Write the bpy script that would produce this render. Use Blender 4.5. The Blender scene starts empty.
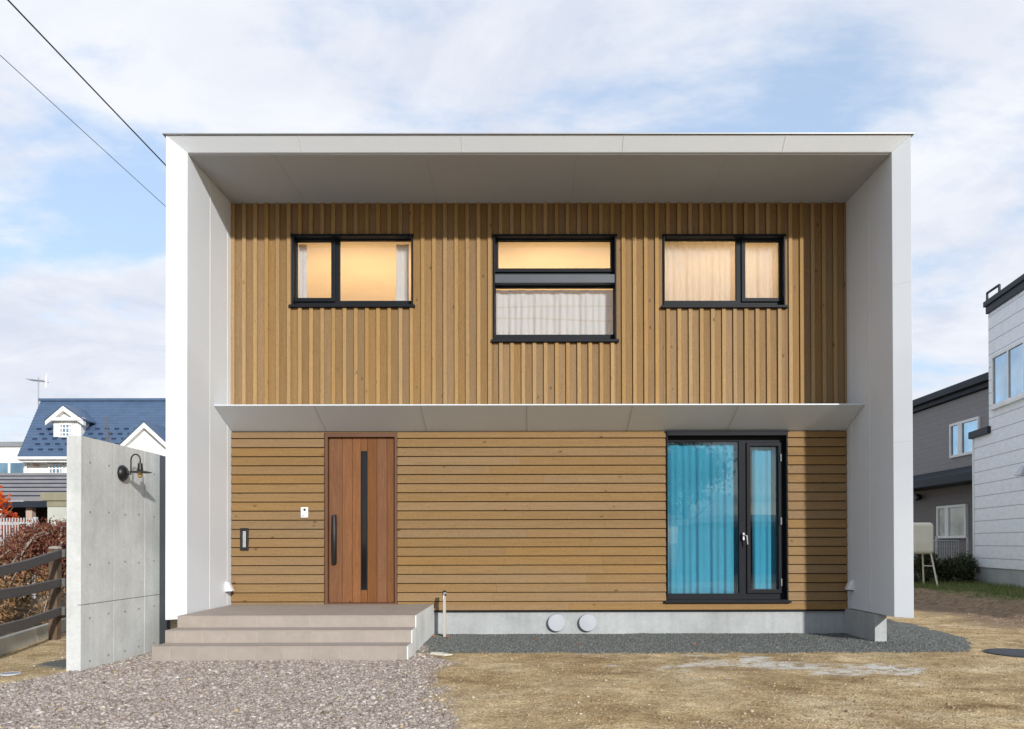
import bpy, bmesh, math, random
import numpy as np
from mathutils import Vector, Matrix
random.seed(7); RS = np.random.RandomState(11)
SC = bpy.context.scene; COL = SC.collection
PI = math.pi

# ------------------------------------------------------------------ camera
CAM = Vector((4.0794, -10.62, 1.3)); FPX = 778.9; SX, SY = 532.76, 537.39
YAW, PITCH, ROLL = -.0027, .0078, -.0021
_r = Vector((math.cos(YAW), math.sin(YAW), 0)); _f = Vector((-math.sin(YAW), math.cos(YAW), 0)); _u = Vector((0, 0, 1))
_f2 = _f*math.cos(PITCH) + _u*math.sin(PITCH); _u2 = _u*math.cos(PITCH) - _f*math.sin(PITCH)
CR = _r*math.cos(ROLL) + _u2*math.sin(ROLL); CU = _u2*math.cos(ROLL) - _r*math.sin(ROLL); CF = _f2
cd = bpy.data.cameras.new('camera'); cam = bpy.data.objects.new('camera', cd); COL.objects.link(cam)
m = Matrix.Identity(4)
for i in range(3):
    m[i][0] = CR[i]; m[i][1] = CU[i]; m[i][2] = -CF[i]; m[i][3] = CAM[i]
cam.matrix_world = m
cd.sensor_width = 36; cd.lens = FPX/1024*36
cd.shift_x = (512-SX)/1024; cd.shift_y = (SY-364.5)/1024
cd.clip_start = .05; cd.clip_end = 3000
SC.camera = cam

def at(px, py, Y):
    """world point on the plane y=Y seen at that place of the photograph"""
    d = CR*(px-SX)/FPX - CU*(py-SY)/FPX + CF
    return CAM + d*((Y-CAM.y)/d.y)

# ------------------------------------------------------------------ world, sun, exposure
SUN = Vector((.43, -1, .375)).normalized()
W = bpy.data.worlds.new('World'); SC.world = W; W.use_nodes = True
nt = W.node_tree; nt.nodes.clear()
N = nt.nodes.new; L = nt.links.new
out = N('ShaderNodeOutputWorld'); bg = N('ShaderNodeBackground'); L(bg.outputs[0], out.inputs[0])
bg.inputs[1].default_value = .12
sky = N('ShaderNodeTexSky'); sky.sky_type = 'NISHITA'; sky.sun_disc = False
sky.sun_elevation = math.asin(SUN.z); sky.sun_rotation = math.atan2(SUN.x, SUN.y)
sky.air_density = 1.2; sky.dust_density = .3; sky.ozone_density = 1.5
tc = N('ShaderNodeTexCoord'); sep = N('ShaderNodeSeparateXYZ'); L(tc.outputs['Generated'], sep.inputs[0])
def mth(op, a, b=None, clamp=False, tree=None):
    n = (tree or nt).nodes.new('ShaderNodeMath'); n.operation = op; n.use_clamp = clamp
    for i, v in enumerate((a, b)):
        if v is None: continue
        if isinstance(v, (int, float)): n.inputs[i].default_value = v
        else: (tree or nt).links.new(v, n.inputs[i])
    return n.outputs[0]
zz = mth('ADD', mth('MAXIMUM', sep.outputs[2], 0), .22)
cmb = N('ShaderNodeCombineXYZ'); L(mth('DIVIDE', sep.outputs[0], zz), cmb.inputs[0]); L(mth('DIVIDE', sep.outputs[1], zz), cmb.inputs[1])
def wnoise(scale, detail, rough, dist, loc, vscale=(1, 1, 1)):
    mp = N('ShaderNodeMapping'); L(cmb.outputs[0], mp.inputs[0]); mp.inputs['Location'].default_value = loc
    mp.inputs['Scale'].default_value = vscale
    t = N('ShaderNodeTexNoise'); L(mp.outputs[0], t.inputs[0]); t.inputs['Scale'].default_value = scale
    t.inputs['Detail'].default_value = detail; t.inputs['Roughness'].default_value = rough; t.inputs['Distortion'].default_value = dist
    return t.outputs[0]
n1 = wnoise(1.5, 9, .58, .2, (3.442, 9.344, 1.3), (.8, 1.15, 1)); n2 = wnoise(2.6, 8, .6, .6, (11.2, 2, 1), (.8, 1, 1))
mask = N('ShaderNodeMapRange'); mask.interpolation_type = 'SMOOTHSTEP'; L(mth('ADD', n1, mth('MULTIPLY', sep.outputs[1], .05)), mask.inputs[0])
mask.inputs[1].default_value = .41; mask.inputs[2].default_value = .55
cl = N('ShaderNodeMixRGB'); L(n2, cl.inputs[0]); cl.inputs[1].default_value = (5.6, 6.0, 6.95, 1); cl.inputs[2].default_value = (7.3, 7.5, 7.95, 1)
rmp = N('ShaderNodeMapRange'); L(n2, rmp.inputs[0]); rmp.inputs[1].default_value = .35; rmp.inputs[2].default_value = .62; L(rmp.outputs[0], cl.inputs[0])
tnt = N('ShaderNodeMixRGB'); tnt.blend_type = 'MULTIPLY'; tnt.inputs[0].default_value = 1; L(sky.outputs[0], tnt.inputs[1]); tnt.inputs[2].default_value = (.60, .63, .74, 1)
skm = N('ShaderNodeMixRGB'); skm.blend_type = 'ADD'; skm.inputs[0].default_value = 1; L(tnt.outputs[0], skm.inputs[1]); skm.inputs[2].default_value = (2.75, 3.4, 4.2, 1)
mx = N('ShaderNodeMixRGB'); L(mask.outputs[0], mx.inputs[0]); L(skm.outputs[0], mx.inputs[1]); L(cl.outputs[0], mx.inputs[2])
dim = N('ShaderNodeMapRange'); L(sep.outputs[1], dim.inputs[0]); dim.inputs[1].default_value = -.7; dim.inputs[2].default_value = .35; dim.inputs[3].default_value = .80; dim.inputs[4].default_value = 1.07
vm = N('ShaderNodeVectorMath'); vm.operation = 'SCALE'; L(mx.outputs[0], vm.inputs[0]); L(dim.outputs[0], vm.inputs['Scale'])
L(vm.outputs[0], bg.inputs[0])

sd = bpy.data.lights.new('sun', 'SUN'); sd.energy = 3.9; sd.angle = math.radians(1.8); sd.color = (1, .975, .935)
so = bpy.data.objects.new('sun', sd); COL.objects.link(so); so.rotation_euler = (-SUN).to_track_quat('-Z', 'Y').to_euler()
so.location = SUN*60

SC.view_settings.view_transform = 'Standard'; SC.view_settings.look = 'None'
SC.view_settings.exposure = .0; SC.view_settings.gamma = 1; SC.view_settings.use_curve_mapping = False
SC.cycles.max_bounces = 8; SC.cycles.transparent_max_bounces = 16; SC.cycles.sample_clamp_indirect = 4
SC.cycles.caustics_reflective = False; SC.cycles.caustics_refractive = False

# ------------------------------------------------------------------ materials
def mat_new(name):
    mt = bpy.data.materials.new(name); mt.use_nodes = True
    return mt, mt.node_tree, mt.node_tree.nodes['Principled BSDF']
def node(t, typ, **kw):
    n = t.nodes.new(typ)
    for k, v in kw.items():
        if k in n.inputs: n.inputs[k].default_value = v
        else: setattr(n, k, v)
    return n
def coords(t, scale=(1, 1, 1), space='Object', rand=False):
    c = node(t, 'ShaderNodeTexCoord'); mp = node(t, 'ShaderNodeMapping'); mp.inputs['Scale'].default_value = scale
    t.links.new(c.outputs[space], mp.inputs[0])
    if rand:
        g = node(t, 'ShaderNodeNewGeometry'); v = node(t, 'ShaderNodeVectorMath', operation='SCALE'); v.inputs[0].default_value = (37, 53, 71)
        t.links.new(g.outputs['Random Per Island'], v.inputs['Scale']); t.links.new(v.outputs[0], mp.inputs['Location'])
    return mp.outputs[0]
def noise(t, vec, scale, detail=4, rough=.55, dist=0):
    n = node(t, 'ShaderNodeTexNoise'); n.inputs['Scale'].default_value = scale; n.inputs['Detail'].default_value = detail
    n.inputs['Roughness'].default_value = rough; n.inputs['Distortion'].default_value = dist
    if vec is not None: t.links.new(vec, n.inputs['Vector'])
    return n.outputs['Fac']
def ramp(t, fac, stops):
    r = node(t, 'ShaderNodeValToRGB'); e = r.color_ramp.elements
    e[0].position = stops[0][0]; e[0].color = (*stops[0][1], 1); e[1].position = stops[-1][0]; e[1].color = (*stops[-1][1], 1)
    for p, c in stops[1:-1]:
        x = e.new(p); x.color = (*c, 1)
    t.links.new(fac, r.inputs[0]); return r.outputs[0]
def mixc(t, fac, a, b, mode='MIX'):
    n = node(t, 'ShaderNodeMixRGB', blend_type=mode)
    for i, v in enumerate((fac, a, b)):
        if isinstance(v, (int, float)): n.inputs[i].default_value = v
        elif isinstance(v, tuple): n.inputs[i].default_value = (*v, 1)
        else: t.links.new(v, n.inputs[i])
    return n.outputs[0]
def bump(t, bs, h, strength, dist=.01):
    b = node(t, 'ShaderNodeBump'); b.inputs['Strength'].default_value = strength; b.inputs['Distance'].default_value = dist
    t.links.new(h, b.inputs['Height']); t.links.new(b.outputs[0], bs.inputs['Normal'])
def mrange(t, v, a, b, c=0., d=1.):
    n = node(t, 'ShaderNodeMapRange'); t.links.new(v, n.inputs[0])
    for i, x in enumerate((a, b, c, d)): n.inputs[i+1].default_value = x
    return n.outputs[0]
def plain(name, col, rough=.5, metal=0, var=.08, nscale=3, bmp=0, bscale=60, spec=.5, scale=(1, 1, 1)):
    mt, t, b = mat_new(name); v = coords(t, scale)
    f = noise(t, v, nscale, 5)
    lo = tuple(max(0, c*(1-var)) for c in col); hi = tuple(min(1, c*(1+var)) for c in col)
    t.links.new(ramp(t, f, [(.3, lo), (.7, hi)]), b.inputs['Base Color'])
    b.inputs['Roughness'].default_value = rough; b.inputs['Metallic'].default_value = metal; b.inputs['Specular IOR Level'].default_value = spec
    if bmp: bump(t, b, noise(t, v, bscale, 3), bmp, .005)
    return mt
def wood(name, dark, mid, light, axis, tint=.22, grey=(.30, .26, .2), rough=.7):
    """boards with grain along axis; each board has its own tone"""
    mt, t, b = mat_new(name)
    s = {'X': (1.2, 24, 24), 'Z': (24, 24, 1.2)}[axis]; s2 = {'X': (.7, 5, 5), 'Z': (5, 5, .7)}[axis]
    v = coords(t, s, rand=True); v2 = coords(t, s2, rand=True)
    g = noise(t, v, 2.4, 6, .62, .6)
    c = ramp(t, g, [(.2, tuple((a+m_)/2 for a, m_ in zip(dark, mid))), (.5, mid), (.8, tuple((a+m_)/2 for a, m_ in zip(light, mid)))])
    sp = noise(t, coords(t, {'X': (9, 40, 40), 'Z': (40, 40, 9)}[axis], rand=True), 3.5, 3, .7)
    c = mixc(t, 1., c, ramp(t, sp, [(.32, (.80, .78, .74)), (.5, (1, 1, 1)), (.72, (1.12, 1.12, 1.10))]), 'MULTIPLY')
    big = noise(t, v2, 1.6, 4, .6)
    c = mixc(t, mrange(t, big, .5, .8, 0, .45), c, grey)
    ge = node(t, 'ShaderNodeNewGeometry')
    hs = node(t, 'ShaderNodeHueSaturation'); t.links.new(c, hs.inputs['Color'])
    t.links.new(mrange(t, ge.outputs['Random Per Island'], 0, 1, 1-tint, 1+tint), hs.inputs['Value'])
    mm = mth('FRACT', mth('MULTIPLY', ge.outputs['Random Per Island'], 17.3, tree=t), tree=t)
    t.links.new(mrange(t, mm, 0, 1, .9, 1.06), hs.inputs['Saturation'])
    # knots
    kv = coords(t, {'X': (3.6, 1, 6.5), 'Z': (6.5, 1, 3.6)}[axis], rand=True)
    vo = node(t, 'ShaderNodeTexVoronoi'); vo.inputs['Scale'].default_value = .8; t.links.new(kv, vo.inputs['Vector'])
    k = mrange(t, vo.outputs['Distance'], .03, .10, .75, 0)
    c = mixc(t, k, hs.outputs[0], tuple(x*.35 for x in dark))
    t.links.new(c, b.inputs['Base Color']); b.inputs['Roughness'].default_value = rough; b.inputs['Specular IOR Level'].default_value = .25
    bump(t, b, g, .35, .004)
    return mt
def glass(name, tint=(.93, .95, .96), boost=1.45):
    mt = bpy.data.materials.new(name); mt.use_nodes = True; t = mt.node_tree; t.nodes.clear()
    o = node(t, 'ShaderNodeOutputMaterial'); tr = node(t, 'ShaderNodeBsdfTransparent'); tr.inputs[0].default_value = (*tint, 1)
    gl = node(t, 'ShaderNodeBsdfGlossy'); gl.inputs['Roughness'].default_value = .0; gl.inputs['Color'].default_value = (.95, .97, 1, 1)
    fr = node(t, 'ShaderNodeFresnel'); fr.inputs[0].default_value = 1.5
    mx = node(t, 'ShaderNodeMixShader'); f = mth('MULTIPLY', fr.outputs[0], boost, True, tree=t); t.links.new(f, mx.inputs[0])
    v = coords(t); bp = node(t, 'ShaderNodeBump'); bp.inputs['Strength'].default_value = .05; bp.inputs['Distance'].default_value = .02
    t.links.new(noise(t, v, 1.3, 1), bp.inputs['Height']); t.links.new(bp.outputs[0], gl.inputs['Normal'])
    t.links.new(tr.outputs[0], mx.inputs[1]); t.links.new(gl.outputs[0], mx.inputs[2]); t.links.new(mx.outputs[0], o.inputs[0])
    return mt
def cloth(name, col, sheer, trans=.5):
    mt = bpy.data.materials.new(name); mt.use_nodes = True; t = mt.node_tree; t.nodes.clear()
    o = node(t, 'ShaderNodeOutputMaterial'); d = node(t, 'ShaderNodeBsdfDiffuse'); tl = node(t, 'ShaderNodeBsdfTranslucent'); tp = node(t, 'ShaderNodeBsdfTransparent')
    v = coords(t, (1, 1, 1)); c = ramp(t, noise(t, coords(t, (60, 60, 2)), 3, 3), [(.3, tuple(x*.85 for x in col)), (.7, tuple(min(1, x*1.1) for x in col))])
    t.links.new(c, d.inputs[0]); t.links.new(c, tl.inputs[0])
    a = node(t, 'ShaderNodeMixShader'); a.inputs[0].default_value = trans; t.links.new(d.outputs[0], a.inputs[1]); t.links.new(tl.outputs[0], a.inputs[2])
    e = node(t, 'ShaderNodeMixShader'); e.inputs[0].default_value = sheer; t.links.new(a.outputs[0], e.inputs[1]); t.links.new(tp.outputs[0], e.inputs[2])
    t.links.new(e.outputs[0], o.inputs[0]); return mt
def islands(name, stops, rough=.85, extra=None, nscale=30, trans=0):
    """each stone or leaf takes its own colour"""
    mt, t, b = mat_new(name); ge = node(t, 'ShaderNodeNewGeometry')
    c = ramp(t, ge.outputs['Random Per Island'], stops)
    nf = noise(t, coords(t), nscale, 3)
    c = mixc(t, 1., c, ramp(t, nf, [(.3, (.75, .75, .75)), (.7, (1, 1, 1))]), 'MULTIPLY')
    t.links.new(c, b.inputs['Base Color']); b.inputs['Roughness'].default_value = rough; b.inputs['Specular IOR Level'].default_value = .25
    if trans:
        tl = node(t, 'ShaderNodeBsdfTranslucent'); t.links.new(c, tl.inputs[0]); mx = node(t, 'ShaderNodeMixShader'); mx.inputs[0].default_value = trans
        t.links.new(b.outputs[0], mx.inputs[1]); t.links.new(tl.outputs[0], mx.inputs[2]); t.links.new(mx.outputs[0], t.nodes['Material Output'].inputs[0])
    return mt

def metal_panel(name, col, rough=.45, streak=.05):
    mt, t, b = mat_new(name)
    f = noise(t, coords(t, (3, 3, .5)), 2, 6, .6); g = noise(t, coords(t), 1.1, 3)
    c = mixc(t, .5, ramp(t, f, [(.3, tuple(x*(1-streak) for x in col)), (.7, col)]), ramp(t, g, [(.3, tuple(x*(1-streak) for x in col)), (.7, tuple(min(1, x*(1+streak)) for x in col))]))
    t.links.new(c, b.inputs['Base Color']); b.inputs['Roughness'].default_value = rough; b.inputs['Specular IOR Level'].default_value = .4
    bump(t, b, noise(t, coords(t), .9, 2), .12, .02)
    return mt
def concrete(name, col, seams=False):
    mt, t, b = mat_new(name); v = coords(t)
    a = noise(t, v, 1.6, 7, .65, .3); f = noise(t, v, 26, 6, .7); st = noise(t, coords(t, (9, 9, .6)), 1.5, 5, .6)
    c = ramp(t, a, [(.28, tuple(x*.80 for x in col)), (.52, col), (.75, tuple(min(1, x*1.13) for x in col))])
    c = mixc(t, 1., c, ramp(t, f, [(.25, (.86, .86, .86)), (.6, (1, 1, 1))]), 'MULTIPLY')
    c = mixc(t, 1., c, ramp(t, st, [(.3, (.9, .905, .9)), (.6, (1, 1, 1))]), 'MULTIPLY')
    vo = node(t, 'ShaderNodeTexVoronoi'); vo.inputs['Scale'].default_value = 22; t.links.new(v, vo.inputs['Vector'])
    c = mixc(t, mrange(t, vo.outputs['Distance'], .03, .08, .45, 0), c, (.16, .16, .15))
    t.links.new(c, b.inputs['Base Color']); b.inputs['Roughness'].default_value = .85; b.inputs['Specular IOR Level'].default_value = .25
    bump(t, b, f, .25, .004)
    return mt

M = {}
M['white'] = metal_panel('white_coated_metal', (.77, .81, .85), .5, .03)
M['seam'] = plain('pale_seam_metal', (.72, .72, .71), .45)
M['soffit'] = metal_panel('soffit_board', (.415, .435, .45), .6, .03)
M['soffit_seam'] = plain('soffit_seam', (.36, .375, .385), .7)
M['canopy'] = metal_panel('canopy_metal', (.68, .73, .77), .45, .03)
M['drip'] = plain('grey_drip_edge', (.33, .34, .35), .4, .3)
M['wood_v'] = wood('vertical_cedar', (.155, .086, .033), (.25, .150, .062), (.32, .205, .092), 'Z', .10, (.215, .152, .086))
M['wood_b'] = wood('batten_cedar', (.23, .13, .046), (.345, .211, .084), (.44, .285, .125), 'Z', .10, (.28, .195, .105))
M['wood_h'] = wood('horizontal_cedar', (.17, .094, .033), (.262, .156, .062), (.325, .207, .091), 'X', .05, (.22, .152, .08))
M['door_wood'] = wood('reddish_door_wood', (.08, .028, .009), (.21, .084, .028), (.34, .152, .055), 'Z', .20, (.16, .072, .028), .5)
M['door_frame'] = plain('brown_door_frame', (.13, .056, .027), .5)
M['membrane'] = plain('black_membrane', (.02, .018, .015), .9)
M['dark'] = plain('charcoal_aluminium', (.013, .015, .019), .5, .0, .1, spec=.12)
M['slate'] = plain('slate_aluminium', (.06, .07, .085), .5, .0, .08)
M['black'] = plain('black_metal', (.009, .009, .010), .4, .0)
M['silver'] = plain('brushed_silver', (.62, .63, .65), .3, .8)
M['wplastic'] = plain('white_plastic', (.78, .78, .77), .45, 0, .03)
M['gplastic'] = plain('grey_plastic_cap', (.44, .45, .485), .5, 0, .06)
M['glass'] = glass('window_glass'); M['dglass'] = plain('black_door_glass', (.008, .008, .009), .06, 0, .2)
M['found'] = concrete('foundation_concrete', (.44, .455, .45)); M['conc'] = concrete('formed_concrete', (.67, .68, .655)); M['darkconc'] = concrete('dark_joint_concrete', (.28, .285, .28))
M['kerb'] = concrete('kerb_concrete', (.74, .70, .60)); M['stepc'] = concrete('step_side_concrete', (.80, .81, .79))
M['grout'] = plain('tile_grout', (.43, .38, .34), .9)
mt, t, b = mat_new('porch_tile'); ge = node(t, 'ShaderNodeNewGeometry')
c = ramp(t, noise(t, coords(t, rand=True), 7, 7, .7), [(.3, (.325, .275, .235)), (.7, (.385, .33, .288))])
hs = node(t, 'ShaderNodeHueSaturation'); t.links.new(c, hs.inputs['Color']); t.links.new(mrange(t, ge.outputs['Random Per Island'], 0, 1, .96, 1.04), hs.inputs['Value'])
t.links.new(hs.outputs[0], b.inputs['Base Color']); b.inputs['Roughness'].default_value = .75; bump(t, b, noise(t, coords(t), 90, 4), .3, .003); M['tile'] = mt
M['room'] = plain('warm_wallpaper', (.78, .74, .68), .8, 0, .04, 2)
M['roomg'] = plain('grey_interior', (.5, .48, .44), .8, 0, .05, 2)
M['sheer2'] = cloth('thin_white_sheer', (.92, .91, .88), .60, .5); M['sheer'] = cloth('white_sheer', (.96, .96, .96), .28, .35); M['turq'] = cloth('turquoise_curtain', (.095, .50, .70), .0, .2)
M['navy'] = plain('blue_metal_roof', (.072, .12, .205), .5, .0, .12); M['navy_d'] = plain('dark_blue_guard', (.012, .03, .075), .6)
M['cream'] = plain('cream_stucco', (.80, .785, .73), .8, 0, .05); M['creamw'] = plain('white_trim', (.82, .82, .80), .6)
M['groof'] = plain('grey_ribbed_roof', (.235, .23, .245), .55, .0, .1); M['olive'] = plain('olive_fascia', (.27, .25, .17), .7)
M['pale'] = plain('pale_green_stucco', (.5, .51, .45), .8); M['pinkp'] = plain('pinkish_pillar', (.50, .37, .29), .8)
M['strip'] = plain('blue_grey_shade', (.115, .125, .14), .5)
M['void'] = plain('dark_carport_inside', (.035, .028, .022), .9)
M['bark'] = plain('bark', (.15, .12, .095), .9, 0, .3, 8, .5); M['pbark'] = plain('pale_weathered_bark', (.36, .31, .26), .9, 0, .3, 9, .4)
mt, t, b = mat_new('weathered_fence_wood'); g = noise(t, coords(t, (2, 30, 30), rand=True), 2, 6, .7)
t.links.new(ramp(t, g, [(.3, (.075, .068, .064)), (.6, (.16, .145, .137)), (.8, (.30, .28, .265))]), b.inputs['Base Color']); b.inputs['Roughness'].default_value = .85; bump(t, b, g, .5, .01); M['fence'] = mt
M['fpost'] = plain('brown_fence_post', (.13, .085, .055), .9, 0, .35, 9, .4)
def sidingmat(name, col, pitch, jw, mottled=.06, line=.55):
    mt, t, b = mat_new(name); c0 = node(t, 'ShaderNodeTexCoord'); s = node(t, 'ShaderNodeSeparateXYZ'); t.links.new(c0.outputs['Object'], s.inputs[0])
    fz = mth('FRACT', mth('DIVIDE', s.outputs[2], pitch, tree=t), tree=t)
    row = mth('FLOOR', mth('DIVIDE', s.outputs[2], pitch, tree=t), tree=t)
    ln = mth('LESS_THAN', fz, .06, tree=t)
    fy = mth('FRACT', mth('ADD', mth('DIVIDE', s.outputs[1], jw, tree=t), mth('MULTIPLY', row, .37, tree=t), tree=t), tree=t)
    ln2 = mth('MULTIPLY', mth('LESS_THAN', fy, .006, tree=t), .3, tree=t)
    f = noise(t, coords(t, (1, 1, 2.5)), 5, 7, .7)
    c = ramp(t, f, [(.3, tuple(x*(1-mottled) for x in col)), (.7, tuple(min(1, x*(1+mottled)) for x in col))])
    c = mixc(t, mth('MULTIPLY', mth('MAXIMUM', ln, ln2, tree=t), line, tree=t), c, tuple(x*.25 for x in col))
    t.links.new(c, b.inputs['Base Color']); b.inputs['Roughness'].default_value = .65
    h = mth('MULTIPLY', fz, .3, tree=t); h2 = mth('SUBTRACT', h, ln, tree=t); bump(t, b, mth('ADD', h2, mth('MULTIPLY', f, .25, tree=t), tree=t), .5, .02)
    return mt
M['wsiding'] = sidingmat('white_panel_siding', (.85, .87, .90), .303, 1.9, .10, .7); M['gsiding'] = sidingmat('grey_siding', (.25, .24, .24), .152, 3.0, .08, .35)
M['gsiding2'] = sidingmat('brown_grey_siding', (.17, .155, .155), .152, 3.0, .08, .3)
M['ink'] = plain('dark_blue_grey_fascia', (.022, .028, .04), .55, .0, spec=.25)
M['skyglass'] = plain('reflecting_house_glass', (.36, .50, .62), .05, .95, .3, .7)
M['cglass'] = plain('curtained_house_glass', (.42, .43, .38), .15, 0, .3, 2)
M['tank'] = plain('beige_tank_paint', (.86, .81, .66), .5, 0, .05)
M['galv'] = plain('galvanised_steel', (.48, .49, .5), .45, .6)
M['whitefence'] = plain('white_fence_paint', (.50, .50, .50), .6)
M['stone'] = islands('purple_grey_gravel', [(0, (.21, .165, .14)), (.2, (.33, .272, .238)), (.6, (.425, .36, .318)), (.87, (.53, .46, .41)), (.95, (.72, .67, .60)), (.975, (.50, .37, .20)), (1, (.10, .085, .08))])
M['tanstone'] = islands('tan_pebbles', [(0, (.24, .165, .09)), (.4, (.42, .31, .18)), (.75, (.53, .42, .27)), (.93, (.66, .58, .45)), (1, (.42, .25, .11))])
M['darkstone'] = islands('blue_grey_crushed_stone', [(0, (.085, .092, .085)), (.4, (.145, .155, .143)), (.8, (.215, .225, .21)), (1, (.33, .335, .315))])
M['leafred'] = islands('scarlet_leaves', [(0, (.55, .05, .03)), (.5, (.75, .13, .03)), (1, (.8, .22, .03))], .6, trans=.45)
M['maroon'] = islands('maroon_leaves', [(0, (.11, .03, .025)), (.35, (.22, .065, .045)), (.65, (.32, .12, .07)), (.88, (.38, .21, .12)), (1, (.48, .34, .22))], .8, trans=.25)
M['ochre'] = islands('ochre_dead_leaves', [(0, (.22, .12, .06)), (.5, (.38, .24, .12)), (.85, (.50, .33, .17)), (1, (.55, .28, .10))], .8, trans=.25)
M['green'] = islands('dark_green_leaves', [(0, (.03, .045, .02)), (.5, (.06, .085, .035)), (.85, (.11, .12, .05)), (1, (.17, .12, .06))], .7, trans=.25)
M['grass'] = islands('grass_blades', [(0, (.10, .15, .04)), (.6, (.19, .25, .075)), (.85, (.30, .30, .13)), (1, (.42, .36, .20))], .7, trans=.3)
M['orange'] = plain('orange_dry_leaf', (.55, .15, .03), .7, 0, .3, 20)
M['cable'] = plain('black_cable', (.02, .02, .022), .6); M['gcable'] = plain('grey_cable', (.20, .21, .23), .6)
M['cast'] = plain('dark_cast_iron', (.045, .05, .06), .6, .3, .2, 12, .3)
M['paleplastic'] = plain('pale_grey_cover', (.5, .52, .55), .6)
bm_, t, b = mat_new('warm_bulb_glass'); b.inputs['Base Color'].default_value = (.85, .55, .22, 1); b.inputs['Roughness'].default_value = .1
b.inputs['Transmission Weight'].default_value = .6; M['bulb'] = bm_

# ------------------------------------------------------------------ mesh helpers
class MB:
    def __init__(s): s.v = []; s.f = []
    def poly(s, vs, fs):
        o = len(s.v); s.v += [tuple(v) for v in vs]; s.f += [tuple(i+o for i in f) for f in fs]; return s
    def box(s, x0, x1, y0, y1, z0, z1):
        vs = [(x, y, z) for z in (z0, z1) for y in (y0, y1) for x in (x0, x1)]
        return s.poly(vs, [(0, 2, 3, 1), (4, 5, 7, 6), (0, 1, 5, 4), (2, 6, 7, 3), (0, 4, 6, 2), (1, 3, 7, 5)])
    def hexa(s, a, b):
        """prism between two loops of equal length"""
        n = len(a); fs = [tuple(range(n))[::-1], tuple(range(n, 2*n))]
        for i in range(n): j = (i+1) % n; fs.append((i, j, n+j, n+i))
        return s.poly(list(a)+list(b), fs)
    def tube(s, pts, r, n=8, caps=True):
        pts = [Vector(p) for p in pts]; rs = r if isinstance(r, (list, tuple)) else [r]*len(pts)
        vs = []; ref = None
        for i, p in enumerate(pts):
            d = (pts[min(i+1, len(pts)-1)] - pts[max(i-1, 0)]).normalized()
            if ref is None: ref = d.orthogonal().normalized()
            a = (ref - d*ref.dot(d)).normalized(); ref = a; bb = d.cross(a)
            for k in range(n):
                an = 2*PI*k/n; vs.append(p + (a*math.cos(an)+bb*math.sin(an))*rs[i])
        fs = []
        for i in range(len(pts)-1):
            for k in range(n):
                fs.append((i*n+k, i*n+(k+1) % n, (i+1)*n+(k+1) % n, (i+1)*n+k))
        if caps: fs += [tuple(range(n))[::-1], tuple((len(pts)-1)*n+k for k in range(n))]
        return s.poly(vs, fs)
    def lathe(s, prof, c, n=24, axis='Z'):
        """profile of (radius, height) turned round an axis through c"""
        vs = []
        for r, h in prof:
            for k in range(n):
                a = 2*PI*k/n; x, y = r*math.cos(a), r*math.sin(a)
                p = {'Z': (x, y, h), 'Y': (x, -h, y), 'X': (h, x, y)}[axis]
                vs.append((c[0]+p[0], c[1]+p[1], c[2]+p[2]))
        fs = []
        for i in range(len(prof)-1):
            for k in range(n): fs.append((i*n+k, i*n+(k+1) % n, (i+1)*n+(k+1) % n, (i+1)*n+k))
        fs += [tuple(range(n))[::-1], tuple((len(prof)-1)*n+k for k in range(n))]
        return s.poly(vs, fs)
    def plate(s, x0, x1, z0, z1, holes, yf, yb):
        xs = sorted({x0, x1, *[h[0] for h in holes], *[h[1] for h in holes]}); zs = sorted({z0, z1, *[h[2] for h in holes], *[h[3] for h in holes]})
        solid = lambda i, j: 0 <= i < len(xs)-1 and 0 <= j < len(zs)-1 and not any(h[0]-1e-6 <= xs[i] and xs[i+1] <= h[1]+1e-6 and h[2]-1e-6 <= zs[j] and zs[j+1] <= h[3]+1e-6 for h in holes)
        o = {}; vs = []; fs = []
        def V(i, j, b):
            k = (i, j, b)
            if k not in o: o[k] = len(vs); vs.append((xs[i], yb if b else yf, zs[j]))
            return o[k]
        for i in range(len(xs)-1):
            for j in range(len(zs)-1):
                if not solid(i, j): continue
                fs.append((V(i, j, 0), V(i+1, j, 0), V(i+1, j+1, 0), V(i, j+1, 0)))
                fs.append((V(i, j, 1), V(i, j+1, 1), V(i+1, j+1, 1), V(i+1, j, 1)))
                if not solid(i-1, j): fs.append((V(i, j, 0), V(i, j+1, 0), V(i, j+1, 1), V(i, j, 1)))
                if not solid(i+1, j): fs.append((V(i+1, j, 0), V(i+1, j, 1), V(i+1, j+1, 1), V(i+1, j+1, 0)))
                if not solid(i, j-1): fs.append((V(i, j, 0), V(i, j, 1), V(i+1, j, 1), V(i+1, j, 0)))
                if not solid(i, j+1): fs.append((V(i, j+1, 0), V(i+1, j+1, 0), V(i+1, j+1, 1), V(i, j+1, 1)))
        return s.poly(vs, fs)
    def build(s, name, mat, parent=None, bevel=0, smooth=False, seg=2):
        me = bpy.data.meshes.new(name); me.from_pydata(s.v, [], s.f); me.update()
        bm = bmesh.new(); bm.from_mesh(me); bmesh.ops.recalc_face_normals(bm, faces=bm.faces); bm.to_mesh(me); bm.free()
        return link(name, me, mat, parent, bevel, smooth, seg)
def link(name, me, mat, parent=None, bevel=0, smooth=False, seg=2):
    me.materials.append(M[mat] if isinstance(mat, str) else mat)
    o = bpy.data.objects.new(name, me); COL.objects.link(o)
    if parent: o.parent = parent; o.matrix_parent_inverse = Matrix.Translation(parent.location).inverted() if parent.type == 'EMPTY' else Matrix.Identity(4)
    if smooth:
        for p in me.polygons: p.use_smooth = True
    if bevel:
        b = o.modifiers.new('bevel', 'BEVEL'); b.width = bevel; b.segments = seg; b.limit_method = 'ANGLE'; b.angle_limit = .7
    return o
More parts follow.
